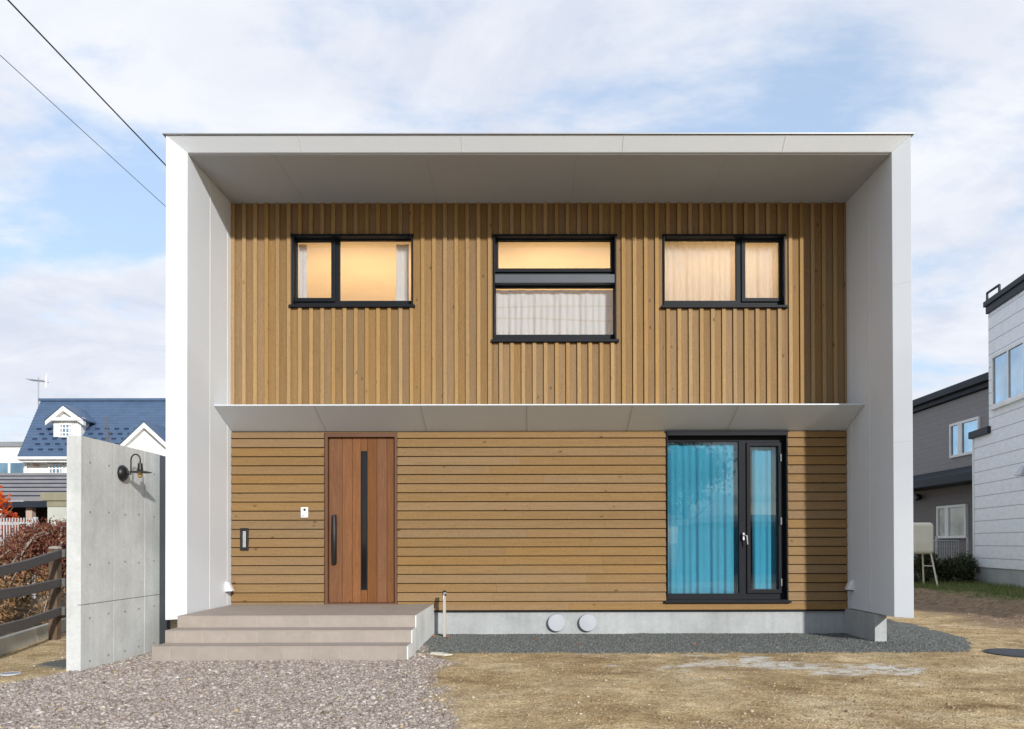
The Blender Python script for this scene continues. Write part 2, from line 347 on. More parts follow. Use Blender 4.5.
def fast(name, verts, faces, mat, parent=None, smooth=False):
    """numpy arrays: verts (n,3), faces (m,k)"""
    me = bpy.data.meshes.new(name); k = faces.shape[1]
    me.vertices.add(len(verts)); me.vertices.foreach_set('co', verts.astype(np.float32).ravel())
    me.loops.add(faces.size); me.loops.foreach_set('vertex_index', faces.astype(np.int32).ravel())
    me.polygons.add(len(faces)); me.polygons.foreach_set('loop_start', np.arange(0, faces.size, k, dtype=np.int32))
    me.update(calc_edges=True); me.validate()
    return link(name, me, mat, parent, 0, smooth)
def thing(name, label, cat, loc=(0, 0, 0), group=None):
    o = bpy.data.objects.new(name, None); COL.objects.link(o); o.location = loc; o.empty_display_size = .2
    return tag(o, label, cat, group)
def tag(o, label=None, cat=None, group=None, kind=None):
    for k, v in (('label', label), ('category', cat), ('group', group), ('kind', kind)):
        if v: o[k] = v
    return o
def smooth(x, a, b):
    t = np.clip((x-a)/(b-a), 0, 1); return t*t*(3-2*t)
def vnoise(x, y, s, seed=0):
    x = np.asarray(x, float)*s; y = np.asarray(y, float)*s
    def h(i, j): 
        n = np.sin(i*127.1+j*311.7+seed*74.7)*43758.5453; return n-np.floor(n)
    i, j = np.floor(x), np.floor(y); fx, fy = x-i, y-j; fx = fx*fx*(3-2*fx); fy = fy*fy*(3-2*fy)
    return (h(i, j)*(1-fx)+h(i+1, j)*fx)*(1-fy)+(h(i, j+1)*(1-fx)+h(i+1, j+1)*fx)*fy
def fbm(x, y, s, seed=0, o=4):
    r = 0; a = .5
    for k in range(o): r = r+a*vnoise(x, y, s*2**k, seed+k); a /= 2
    return r

# ------------------------------------------------------------------ ground
G0 = .05
KA, KB = np.array((-1.75, -2.3)), np.array((-2.72, 1.1))          # kerb line
BK = np.array([(9.9, 40.), (10.6, 9.4), (11.9, 6.3), (12.55, 4.8), (12.1, 2.2), (11.2, -1.5), (10.9, -8)])   # edge of the grass bank
def kerb_side(x, y):
    d = (KB-KA)/np.linalg.norm(KB-KA); return -((x-KA[0])*d[1]-(y-KA[1])*d[0])     # positive on the garden side
def bank_s(x, y):
    xe = np.interp(y, BK[::-1, 1], BK[::-1, 0]); return x-xe+.25*(fbm(x, y, 1.3, 5)-.47)
def masks(x, y):
    n = fbm(x, y, 1.2, 3)-.47; n2 = fbm(x, y, 4., 9)-.47
    ge = 2.88+.22*np.clip(-(y+1.6), 0, 3)*.6+n*.7+n2*.35                    # right edge of the purple gravel
    top = np.where(x > -.45, -1.15, -3.0-.6*np.clip(-x-.45, 0, 9)*6)  # its far edge left of the wall
    grey = smooth(ge-x, -.36, .26)*smooth(top+n*.6+n2*.3-y, -.1, .12)
    dk = smooth(y+1.76+n2*.12+.10*n+np.clip(x-8.4, 0, 9)*-.55*0, -.10, .10)*smooth(x-2.6, -.1, .1)*smooth(9.75+n2*.3-.45*np.clip(-y-.6, 0, 3)+.1*y-x, -.06, .1)*smooth(7.5-y, -.2, .2)
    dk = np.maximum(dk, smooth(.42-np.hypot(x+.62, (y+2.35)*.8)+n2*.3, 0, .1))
    ch = smooth(.55*fbm(x*.7, y*1.2, 2.4, 21)+.45*fbm(x*.8, y*1.5, 7, 22)+.42*np.exp(-((x-6.5+.5*(y+2.6))/1.25)**2-((y+2.72+.18*(x-6.5))/.62)**2), .66, .80)*smooth(2.3-np.abs(x-6.5), 0, .4)
    dirt = smooth(fbm(x, y, .5, 31)+.35*smooth(bank_s(x, y), -2.2, -.2)*smooth(y, -1, 1.5)-.15*smooth(-y, 2, 5), .5, .72)*smooth(x, 8.9, 9.9)
    kd = kerb_side(x, y); gar = smooth(kd, .05, .1)*smooth(-x, 1.2, 1.3)
    gr = smooth(bank_s(x, y), .05, .4)*smooth(y, 1.5, 3)*smooth(fbm(x, y, 2.2, 41), .15, .34)*smooth(x, 12.3, 12.9)
    return grey, dk*(1-grey), ch, dirt, gar, gr
def height(x, y):
    grey, dk, ch, dirt, gar, gr = masks(x, y)
    h = G0+.02*(fbm(x, y, .8, 2)-.47)+.01*(fbm(x, y, 5, 8)-.47)*np.where(np.abs(y) < 9, 1, 0)
    h = h+.015*dk+.05*(fbm(x, y, 1.1, 14)-.47)*np.where((y < -2.4) & (np.abs(x-4) < 9), smooth(-y, 2.4, 3.2), 0)+.012*(fbm(x, y, 9, 77)-.47)*grey
    h = h+(.24*smooth(bank_s(x, y)+.35*(fbm(x, y, 2.5, 59)-.47), -.25, .45)+.14*(fbm(x, y, 3, 55)-.4)*smooth(bank_s(x, y), -1.2, 0)*(1-smooth(bank_s(x, y), .4, .9)))*smooth(y, .5, 2.5)*smooth(60-y, 0, 10)
    h = h+smooth(kerb_side(x, y), .06, .14)*smooth(-x, 1.2, 1.3)*smooth(y, -7, -6)*smooth(80-y, 0, 30)*(.09+.05*(fbm(x, y, 3, 66)-.47))
    return h
far = np.array([9, 11, 14, 18, 25, 35, 50, 80, 130, 220, 400, 700, 1200.])
xs = np.concatenate([-(far[::-1])-1, np.arange(-9, 17.01, .065), far+9]); ys = np.concatenate([-(far[::-1]), np.arange(-8.9, 9, .065), far+1])
X, Y = np.meshgrid(xs, ys); nx, ny = len(xs), len(ys)
Z = height(X, Y); V = np.stack([X.ravel(), Y.ravel(), Z.ravel()], 1)
ii = (np.arange(ny-1)[:, None]*nx+np.arange(nx-1)[None]).ravel(); F = np.stack([ii, ii+1, ii+nx+1, ii+nx], 1)
mt, t, b = mat_new('lot_ground')
def attr(t, n): a = node(t, 'ShaderNodeAttribute'); a.attribute_name = n; return a.outputs['Fac']
co = coords(t)
fine = noise(t, co, 120, 3, .7); med = noise(t, co, 9, 6, .65); big = noise(t, coords(t, (.9, 1.2, 1)), 1.1, 6, .65)
vo = node(t, 'ShaderNodeTexVoronoi'); vo.inputs['Scale'].default_value = 75; t.links.new(co, vo.inputs['Vector'])
tan = ramp(t, big, [(.3, (.44, .31, .16)), (.5, (.585, .445, .265)), (.68, (.70, .565, .375))])
blot = noise(t, coords(t, (.9, 1.15, 1)), 1.7, 9, .74, .4)
tan = mixc(t, 1., tan, ramp(t, blot, [(.34, (.55, .50, .44)), (.45, (.82, .79, .75)), (.53, (1.0, 1.0, .98)), (.66, (1.3, 1.3, 1.28))]), 'MULTIPLY')
tan = mixc(t, 1., tan, ramp(t, med, [(.3, (.72, .70, .66)), (.65, (1.1, 1.1, 1.1))]), 'MULTIPLY')
peb = ramp(t, vo.outputs['Color'], [(0, (.5, .46, .4)), (.5, (1, .98, .95)), (1, (1.7, 1.68, 1.6))])
tan = mixc(t, .8, tan, peb, 'MULTIPLY')
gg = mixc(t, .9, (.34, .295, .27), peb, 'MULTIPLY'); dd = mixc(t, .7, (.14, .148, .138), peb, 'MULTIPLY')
c = mixc(t, attr(t, 'm_grey'), tan, gg)
c = mixc(t, attr(t, 'm_dirt'), c, mixc(t, 1., (.27, .20, .14), ramp(t, med, [(.3, (.6, .6, .6)), (.7, (1.5, 1.4, 1.3))]), 'MULTIPLY'))
c = mixc(t, mth('MULTIPLY', attr(t, 'm_chalk'), mrange(t, med, .40, .54, .15, .95), tree=t), c, (.80, .77, .70))
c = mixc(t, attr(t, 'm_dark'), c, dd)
c = mixc(t, attr(t, 'm_garden'), c, mixc(t, mrange(t, med, .42, .62), (.07, .048, .034), (.26, .18, .10)))
c = mixc(t, attr(t, 'm_grass'), c, mixc(t, mrange(t, med, .4, .6), (.15, .18, .065), (.28, .24, .12)))
t.links.new(c, b.inputs['Base Color']); b.inputs['Roughness'].default_value = .95; b.inputs['Specular IOR Level'].default_value = .15
hh = mth('ADD', mth('MULTIPLY', fine, .6, tree=t), mth('MULTIPLY', vo.outputs['Distance'], -1.2, tree=t), tree=t)
bump(t, b, mth('ADD', hh, mth('MULTIPLY', med, 2., tree=t), tree=t), .8, .012)
g = fast('ground', V, F, mt, smooth=True); tag(g, kind='structure')
for nm, arr in zip(('m_grey', 'm_dark', 'm_chalk', 'm_dirt', 'm_garden', 'm_grass'), masks(X, Y)):
    a = g.data.attributes.new(nm, 'FLOAT', 'POINT'); a.data.foreach_set('value', np.ascontiguousarray(np.broadcast_to(arr, X.shape), dtype=np.float32).ravel())

# loose stones: no one could count them
ICO_V = np.array([(0, 0, 1), (.894, 0, .447), (.276, .851, .447), (-.724, .526, .447), (-.724, -.526, .447), (.276, -.851, .447), (.724, .526, -.447), (-.276, .851, -.447), (-.894, 0, -.447), (-.276, -.851, -.447), (.724, -.526, -.447), (0, 0, -1)])
ICO_F = np.array([(0, 1, 2), (0, 2, 3), (0, 3, 4), (0, 4, 5), (0, 5, 1), (1, 6, 2), (2, 7, 3), (3, 8, 4), (4, 9, 5), (5, 10, 1), (2, 6, 7), (3, 7, 8), (4, 8, 9), (5, 9, 10), (1, 10, 6), (6, 11, 7), (7, 11, 8), (8, 11, 9), (9, 11, 10), (10, 11, 6)])
OCT_V = np.array([(1, 0, 0), (-1, 0, 0), (0, 1, 0), (0, -1, 0), (0, 0, 1), (0, 0, -1.)]); OCT_F = np.array([(0, 2, 4), (2, 1, 4), (1, 3, 4), (3, 0, 4), (2, 0, 5), (1, 2, 5), (3, 1, 5), (0, 3, 5)])
def stones(name, mat, px, py, size, flat, tv=ICO_V, tf=ICO_F, lift=.25, label=None):
    n = len(px); pz = height(px, py)
    v = tv[None]*(1+RS.uniform(-.32, .32, (n, len(tv), 1)))
    sc = np.stack([size*RS.uniform(.75, 1.35, n), size*RS.uniform(.6, 1.1, n), size*RS.uniform(flat*.6, flat*1.5, n)], 1)[:, None]
    v = v*sc; a = RS.uniform(0, 2*PI, n); tl = RS.normal(0, .35, n); ca, sa, ct, st = np.cos(a), np.sin(a), np.cos(tl), np.sin(tl)
    x, y, z = v[..., 0], v[..., 1], v[..., 2]
    y, z = y*ct[:, None]-z*st[:, None], y*st[:, None]+z*ct[:, None]
    x, y = x*ca[:, None]-y*sa[:, None], x*sa[:, None]+y*ca[:, None]
    v = np.stack([x+px[:, None], y+py[:, None], z+(pz+size*flat*lift)[:, None]], 2).reshape(-1, 3)
    f = (tf[None]+(np.arange(n)*len(tv))[:, None, None]).reshape(-1, 3)
    return tag(fast(name, v, f, mat), label, None, None, 'stuff')
STEP = (.02, 2.75, -2.25)
def free(x, y):   # not inside the steps, the wall or the house
    return ~((x > STEP[0]-.02) & (x < STEP[1]+.02) & (y > STEP[2]-.01) & (y < .1)) & ~((x > -.5) & (x < -.34) & (y > -2.94)) & ~((x > -.2) & (x < 8.6) & (y > 0)) & ~((x > 8.35) & (x < 8.58) & (y > -.8))
px, py = RS.uniform(-1.6, 4.6, 150000), RS.uniform(-5.6, -1.1, 150000)
k = (masks(px, py)[0] > RS.uniform(.1, .9, len(px))) & free(px, py) & ((px-4.08)/(py+10.62) > -.74); px, py = px[k], py[k]
stones('gravel', 'stone', px, py, RS.gamma(2.0, .0030, len(px))+.0035, .5, label='coarse purple grey gravel in front of the tiled steps')
px, py = RS.uniform(2.3, 10.4, 190000), RS.uniform(-1.95, 1.4, 190000)
k = (masks(px, py)[1] > RS.uniform(.1, .9, len(px))) & free(px, py); px, py = px[k], py[k]
stones('crushed_stone', 'darkstone', px, py, RS.uniform(.005, .012, len(px)), .7, OCT_V, OCT_F, label='dark blue grey crushed stone strip along the foundation')
px, py = RS.uniform(-3, 12, 120000), -5.6+9*RS.uniform(0, 1, 120000)**1.7
mk = masks(px, py); k = (mk[0] < .5) & (mk[1] < .4) & (mk[4] < .3) & free(px, py) & (fbm(px, py, 1.5, 90)+.25*fbm(px, py, 6, 91) > RS.uniform(.25, .95, len(px))); px, py = px[k], py[k]
stones('pebbles', 'tanstone', px, py, RS.gamma(1.6, .0023, len(px))+.0025, .55, OCT_V, OCT_F, label='fine tan and white pebbles scattered over the bare lot')

# ------------------------------------------------------------------ THE HOUSE
WX = 8.4; P = 1.365; YO = -1.505; TH = .19; THR = .165; ZT = 6.098; ZS = 5.965; ZB = .415; DEPTH = 8.2
house = thing('house', 'two-storey house clad in tan timber, set inside a projecting white box frame', 'house')
# foundation
f = MB(); f.box(-.17, 8.57, .022, DEPTH, -.2, .384); f.build('foundation', 'found', house, .006)
for x in (-.15, 8.36): MB().box(x, x+.15, -.93, .02, -.2, .404).build('foundation_pier', 'found', house, .006)
# wall core with real openings
OPEN = dict(A=(.827, 2.479, 4.542, 5.517), B=(3.577, 5.258, 4.064, 5.512), C=(5.895, 7.565, 4.527, 5.510), D=(5.927, 7.587, .508, 2.825), E=(1.269, 2.261, .475, 2.815))
core = MB(); core.plate(0.003, WX-.003, .386, ZS-.005, list(OPEN.values()), .026, .166); core.build('front_wall', 'membrane', house)
# side walls, roof (mitred front edges lean back towards the middle)
def side(x_out, x_in):
    lo = [(x_out, YO, ZB), (x_in, -P, ZB), (x_in, DEPTH, ZB), (x_out, DEPTH, ZB)]
    hi = [(x_out, YO, ZT), (x_in, -P, ZS), (x_in, DEPTH, ZS), (x_out, DEPTH, ZT)]
    return MB().hexa(lo, hi)
for xo, xi in ((-TH, 0), (WX+THR, WX)):
    w = side(xo, xi).build('side_wall', 'white', house, .004)
    s = 1 if xi == 0 else -1
    for z in (2.49, 4.37):       # horizontal joints across the leaning front edge
        MB().hexa([(xo-.001*s, YO-.0016, z), (xi+.0018*s, -P-.001, z), (xi+.0018*s, -P+.002, z), (xo-.001*s, YO+.003, z)], [(xo-.001*s, YO-.0016, z+.007), (xi+.0018*s, -P-.001, z+.007), (xi+.0018*s, -P+.002, z+.007), (xo-.001*s, YO+.003, z+.007)]).build('joint_strip', 'seam', w)
    for y in (-.13, -.70):
        MB().box(min(xi, xi+s*.0035), max(xi, xi+s*.0035), y-.009, y+.009, ZB+.01, ZS-.012).build('joint_strip', 'seam', w)
lo = [(-TH, YO, ZT), (0, -P, ZS), (0, DEPTH, ZS), (-TH, DEPTH, ZT)]; hi = [(WX+THR, YO, ZT), (WX, -P, ZS), (WX, DEPTH, ZS), (WX+THR, DEPTH, ZT)]
roof = MB().hexa(lo, hi).build('roof', 'white', house, .004)
MB().box(-TH-.035, WX+THR+.035, YO-.022, DEPTH+.03, ZT+.003, ZT+.017).build('drip_edge', 'drip', roof, .003)
for x in (1.36, 3.27, 5.18, 7.09):
    MB().hexa([(x, YO-.002, ZT-.003), (x, -P-.003, ZS-.002), (x, -P+.01, ZS-.003), (x, YO+.01, ZT)], [(x+.007, YO-.002, ZT-.003), (x+.007, -P-.003, ZS-.002), (x+.007, -P+.01, ZS-.003), (x+.007, YO+.01, ZT)]).build('joint_strip', 'seam', roof)
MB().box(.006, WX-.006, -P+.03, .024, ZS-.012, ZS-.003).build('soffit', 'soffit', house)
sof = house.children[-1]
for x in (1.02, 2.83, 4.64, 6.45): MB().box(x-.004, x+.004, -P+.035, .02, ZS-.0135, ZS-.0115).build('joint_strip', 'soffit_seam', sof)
# canopy, a wedge with its underside climbing to a thin front edge
CY, CZF, CZB = -.584, 3.083, 2.835
cpy = MB().hexa([(.004, CY, CZF), (.004, .02, CZB), (.004, .02, CZF+.03), (.004, CY, CZF+.016)], [(WX-.004, CY, CZF), (WX-.004, .02, CZB), (WX-.004, .02, CZF+.03), (WX-.004, CY, CZF+.016)]).build('canopy', 'canopy', house, .002)
for x in (1.29, 2.66, 4.03, 5.40, 6.77):
    MB().hexa([(x, CY+.004, CZF-.003), (x, .0, CZB+.005), (x, .0, CZB+.012), (x, CY+.004, CZF+.003)], [(x+.005, CY+.004, CZF-.003), (x+.005, .0, CZB+.005), (x+.005, .0, CZB+.012), (x+.005, CY+.004, CZF+.003)]).build('joint_strip', 'soffit_seam', cpy)
# horizontal boards of the ground floor
hb = MB(); z1 = 2.832; pitch = .1236; rows = [(.393+i*pitch, .393+(i+1)*pitch) for i in range(20)]
ops = [OPEN['D'], OPEN['E']]
for r0, r1 in rows:
    a, bz = r0, min(r1-.0105, z1)
    cuts = sorted({a, bz, *[o[k] for o in ops for k in (2, 3) if a < o[k] < bz]})
    for c0, c1 in zip(cuts, cuts[1:]):
        if c1-c0 < .01: continue
        mid = (c0+c1)/2; xs_ = [0.004]
        for o in sorted(ops, key=lambda o: o[0]):
            if o[2] < mid < o[3]: xs_ += [o[0]-.003, o[1]+.003]
        xs_.append(WX-.004)
        for xa, xb in zip(xs_[::2], xs_[1::2]):
            js = [xa]; x = xa+random.uniform(1.2, 3.6)
            while x < xb-.7: js.append(x); x += random.uniform(2.4, 3.9)
            js.append(xb)
            for p0, p1 in zip(js, js[1:]):
                prof = lambda z: -.002-.017*(1-(z-r0)/pitch)+random.uniform(-.0006, .0006)
                y0, y1 = prof(c0), prof(c1); ch = .0025
                q0, q1 = p0+.0008, p1-.0008
                hb.hexa([(q0, .025, c0), (q0, y0+ch, c0), (q0, y0, c0+ch), (q0, y1, c1-ch), (q0, y1+ch, c1), (q0, .025, c1)], [(q1, .025, c0), (q1, y0+ch, c0), (q1, y0, c0+ch), (q1, y1, c1-ch), (q1, y1+ch, c1), (q1, .025, c1)])
hb.build('horizontal_siding', 'wood_h', house)
MB().box(.0, WX, -.02, .021, .372, .3855).build('base_flashing', 'dark', house)
# vertical boards and battens of the upper floor
vb = MB(); bt = MB(); zt_, zb_ = ZS-.0125, 3.117; up = [OPEN['A'], OPEN['B'], OPEN['C']]; pitch = .1522; x = .0
def spans(xm):
    o = [q for q in up if q[0]-.02 < xm < q[1]+.02]
    return [(zb_, zt_)] if not o else [(zb_, o[0][2]-.004), (o[0][3]+.004, zt_)]
i = 0
while x < WX-.02:
    x1 = min(x+pitch, WX-.004); bx0, bx1 = x+.001, min(x+.052, WX-.006)
    cuts = sorted({x, x1, *[q[k] for q in up for k in (0, 1) if x < q[k] < x1]})
    for c0, c1 in zip(cuts, cuts[1:]):
        if c1-c0 < .004: continue
        for s0, s1 in spans((c0+c1)/2):
            jj = random.uniform(-.0015, .0015); vb.box(c0+.0012+(.004 if c0 == x else 0), c1-.0012, .003+jj, .025, s0, s1)
    bc = sorted({bx0, bx1, *[q[k] for q in up for k in (0, 1) if bx0 < q[k] < bx1]})
    for c0, c1 in zip(bc, bc[1:]):
        if c1-c0 < .008: continue
        for s0, s1 in spans((c0+c1)/2): bt.box(c0, c1, -.025+random.uniform(-.003, .003), .0, s0, s1)
    x += pitch; i += 1
vb.build('vertical_boards', 'wood_v', house); bt.build('battens', 'wood_b', house, .002, seg=1)

# windows
def window(key, panes, transom=None):
    x0, x1, z0, z1 = OPEN[key]; q_ = 1.0115
    panes = [(k_, max(x0+.03, 4.08+(a-4.08)*q_), min(x1-.03, 4.08+(b_-4.08)*q_), max(z0+.03, 1.3+(c0-1.3)*q_), min(z1-.03, 1.3+(c1-1.3)*q_)) for k_, a, b_, c0, c1 in panes]
    holes = []
    for kind, a, b_, c0, c1 in panes:
        e = .012 if kind == 'sash' else 0
        holes.append((a-e, b_+e, c0-e, c1+e))
    yg = .125
    w = MB(); w.plate(x0+.004, x1-.004, z0+.004, z1-.004, [(x0+.022, x1-.022, z0+.02, z1-.022)], -.034, .152)      # outer casing, proud of the boards
    w.plate(x0+.01, x1-.01, z0+.01, z1-.01, holes, yg-.03, yg+.022)
    win = w.build('window', 'dark', house, .003)
    MB().box(x0-.03, x1+.03, -.062, .10, z0-.022, z0+.012).build('sill', 'dark', win, .004)
    MB().box(x0-.012, x1+.012, -.045, .0, z1-.012, z1+.004).build('head_flashing', 'dark', win, .003)
    for kind, a, b_, c0, c1 in panes:
        par = win
        if kind == 'sash':
            k = .052; par_ = MB().plate(max(a-k, x0+.013), min(b_+k, x1-.013), max(c0-k, z0+.014), min(c1+k, z1-.013), [(a, b_, c0, c1)], yg-.058, yg+.01).build('sash', 'dark', win, .005)
            MB().plate(a, b_, c0, c1, [(a+.006, b_-.006, c0+.006, c1-.006)], yg-.012, yg+.0).build('glazing_bead', 'black', par_)
        MB().box(a-.004, b_+.004, yg, yg+.006, c0-.004, c1+.004).build('pane', 'glass', win)
    if transom:
        MB().box(x0+.02, x1-.02, -.02, yg-.032, transom[0], transom[1]).build('transom_bar', 'slate', win, .006)
    return win
window('A', [('sash', .903, 1.374, 4.645, 5.422), ('fixed', 1.486, 2.462, 4.612, 5.436)])
window('B', [('sash', 3.641, 5.180, 5.044, 5.426), ('fixed', 3.609, 5.230, 4.147, 4.787)], (4.855, 4.975))
window('C', [('fixed', 5.912, 6.890, 4.608, 5.443), ('sash', 7.010, 7.481, 4.637, 5.415)])
wd = window('D', [('fixed', 5.949, 6.916, .613, 2.682), ('sash', 7.067, 7.447, .668, 2.617)])
MB().box(5.945, 7.57, -.040, .02, 2.765, 2.822).build('shutter_header', 'dark', wd, .004)
h = MB(); h.box(6.985, 7.01, .035, .068, 1.34, 1.44); h.tube([(6.998, .04, 1.41), (6.998, .01, 1.41), (7.03, -.0, 1.40), (7.04, -.002, 1.28)], .010, 8); h.build('handle', 'silver', wd, .004)
for z in (2.47, 1.60, .76): MB().tube([(7.517, .052, z-.05), (7.517, .052, z+.05)], .011, 8).build('hinge', 'silver', wd)

# front door
x0, x1, z0, z1 = OPEN['E']
dr = MB().plate(x0+.003, x1-.003, z0, z1-.003, [(x0+.045, x1-.035, z0+.02, z1-.06)], -.012, .12).build('door', 'door_frame', house, .005)
lf = MB(); pl = [1.318, 1.500, 1.637, 1.7555, 1.8425, 1.975, 2.112, 2.226]
for a, b_ in zip(pl, pl[1:]):
    if abs(a-1.7555) < 1e-4:
        for q0, q1 in ((.497, .668), (2.569, 2.752)): lf.box(a+.002, b_-.002, .045, .10, q0, q1)
    else: lf.box(a+.002, b_-.002, .045, .10, .497, 2.752)
leaf = lf.build('door_leaf', 'door_wood', dr, .004)
MB().box(1.31, 2.23, .07, .105, .49, 2.76).build('door_backing', 'door_frame', dr)
MB().box(1.7575, 1.8405, .058, .098, .672, 2.565).build('glass_slit', 'dglass', dr)
MB().plate(1.7565, 1.8415, .67, 2.567, [(1.764, 1.834, .678, 2.559)], .038, .06).build('slit_frame', 'black', dr)
h = MB()
h.box(1.378, 1.422, .012, .044, 1.02, 1.09); h.box(1.378, 1.422, .012, .044, 1.63, 1.70)
pts = [(1.40+.016*math.sin(PI*q/12), .012-.05*math.sin(PI*q/12), 1.03+.66*q/12) for q in range(13)]
h.tube(pts, [.032]*13, 10); h.build('door_handle', 'black', dr, .004)
for z in (1.055, 1.665): MB().lathe([(.013, 0), (.013, .012), (.009, .015)], (1.40, .012-.0, z), 14, 'Y').build('lock_cylinder', 'silver', dr)
for z in (.72, 2.45): MB().tube([(2.235, .02, z-.10), (2.235, .02, z+.10)], .012, 8).build('hinge', 'black', dr)
MB().box(x0-.01, x1+.01, -.016, .1, z0-.035, z0-.002).build('threshold', 'silver', dr, .003)
# small fittings on the front
ic = MB().box(.955, 1.055, -.040, -.008, 1.655, 1.80).build('intercom', 'wplastic', house, .008)
MB().lathe([(.016, 0), (.016, .006), (.011, .008)], (1.012, -.038, 1.765), 18, 'Y').build('camera_lens', 'black', ic)
MB().box(.975, 1.0, -.0425, -.038, 1.675, 1.69).build('call_button', 'gplastic', ic)
ms = MB().plate(.132, .243, 1.215, 1.518, [(.160, .214, 1.245, 1.488)], -.034, .0).build('mail_slot', 'black', house, .004)
MB().box(.166, .208, -.028, -.016, 1.255, 1.478).build('slot_flap', 'silver', ms, .003)
for x in (4.429, 4.852):
    cc = MB().lathe([(.120, .0), (.120, .055), (.113, .066), (.0, .070)], (x, .02, .222), 36, 'Y').build('vent_cap', 'gplastic', house, smooth=False)
    cc.modifiers.new('b', 'BEVEL').width = .003
for s, y in ((1, -.17), (-1, -.17)):
    xw = 0 if s == 1 else WX; z0 = .70
    a = [(xw, y-.05, z0+.10), (xw, y-.055, z0-.035), (xw, y+.055, z0-.035), (xw, y+.05, z0+.10)]
    b_ = [(xw+s*.045, y-.040, z0+.085), (xw+s*.095, y-.05, z0-.03), (xw+s*.095, y+.05, z0-.03), (xw+s*.045, y+.040, z0+.085)]
    vh = MB().hexa(a, b_).build('vent_hood', 'wplastic', house, .008)
    MB().box(min(xw+s*.01, xw+s*.085), max(xw+s*.01, xw+s*.085), y-.042, y+.042, z0-.040, z0-.033).build('louvre', 'black', vh)
# rooms behind the glass
def room(xa, xb, ya, yb, za, zb_, mat, watts=None):
    r = MB(); vs = [(x, y, z) for z in (za, zb_) for y in (ya, yb) for x in (xa, xb)]
    o = .05; r.plate(xa, xb, za, zb_, [], yb, yb+o); r.box(xa, xb, ya, yb, zb_, zb_+o); r.box(xa, xb, ya, yb, za-o, za); r.box(xa-o, xa, ya, yb+o, za-o, zb_+o); r.box(xb, xb+o, ya, yb+o, za-o, zb_+o)
    r.build('room_interior', mat, house)
    if watts:
        ld = bpy.data.lights.new('uplight', 'SPOT'); ld.energy = watts; ld.color = (1, .60, .25); ld.shadow_soft_size = .3; ld.spot_size = math.radians(140); ld.spot_blend = .8
        lo_ = bpy.data.objects.new('uplight', ld); COL.objects.link(lo_); lo_.location = ((xa+xb)/2, ya+1.1, za+.55); lo_.rotation_euler = Vector((0, .55, 1)).to_track_quat('-Z', 'Y').to_euler(); lo_.parent = house
room(.08, 2.95, .168, 3.4, 3.15, 5.60, 'room', 235); room(3.06, 5.66, .168, 3.4, 3.15, 5.60, 'room', 235); room(5.77, 8.3, .168, 3.4, 3.15, 5.60, 'room', 255)
room(4.2, 8.3, .168, 3.6, .40, 2.90, 'roomg')
MB().box(1.2, 2.4, .168, .24, .44, 2.85).build('door_inner_lining', 'membrane', house)
MB().box(-TH+.003, WX+THR-.003, DEPTH-.12, DEPTH-.002, .386, ZT-.02).build('rear_wall', 'white', house)

def curtain(name, mat, xa, xb, za, zb_, y, waves, amp, label, seed, group=None, hem=0):
    rr = random.Random(seed); n = int((xb-xa)/.008); nz = 10; ph = rr.uniform(0, 6); verts = []; F = []
    fr = [waves*.42*rr.uniform(.9, 1.1), waves*.8*rr.uniform(.9, 1.1), waves*1.5*rr.uniform(.9, 1.1)]; pp = [rr.uniform(0, 6) for _ in range(3)]
    for j in range(nz+1):
        tz = j/nz
        for i in range(n+1):
            u = xa+(xb-xa)*i/n
            d = sum(math.sin(u*fr[k]+pp[k]+.35*math.sin(u*3+k)+(1-tz)*.5*math.sin(u*2.2+k*2)) for k in range(3))/3
            verts.append((u+.01*d*(1-tz), y+amp*d*(.6+.4*(1-tz)), za+(zb_-za)*tz))
    for j in range(nz):
        for i in range(n): F.append((j*(n+1)+i, j*(n+1)+i+1, (j+1)*(n+1)+i+1, (j+1)*(n+1)+i))
    o = MB().poly(verts, F).build(name, mat, None, smooth=True)
    s = o.modifiers.new('thick', 'SOLIDIFY'); s.thickness = .0015
    return tag(o, label, 'curtain', group)
WN = 'white sheer curtains upstairs'
curtain('curtain', 'sheer', .86, .97, 4.3, 5.47, .205, 62, .022, 'narrow white sheer curtain at the left edge of the upper left window', 1, WN)
curtain('curtain', 'sheer', 2.22, 2.39, 4.3, 5.47, .205, 62, .022, 'white sheer curtain gathered at the right edge of the upper left window', 2, WN)
curtain('curtain', 'sheer', 3.45, 5.36, 3.9, 4.83, .205, 46, .028, 'wide white sheer curtain behind the lower pane of the middle window', 3, WN)
curtain('curtain', 'sheer2', 5.80, 7.70, 4.3, 5.50, .205, 50, .028, 'white sheer curtain drawn across the upper right window', 4, WN)
curtain('curtain', 'turq', 5.80, 7.12, .46, 2.87, .205, 40, .034, 'turquoise curtain behind the wide pane of the tall ground floor window', 5, 'turquoise curtains')
curtain('curtain', 'turq', 7.16, 8.05, .46, 2.87, .205, 46, .032, 'turquoise curtain behind the narrow opening sash of the tall window', 6, 'turquoise curtains')

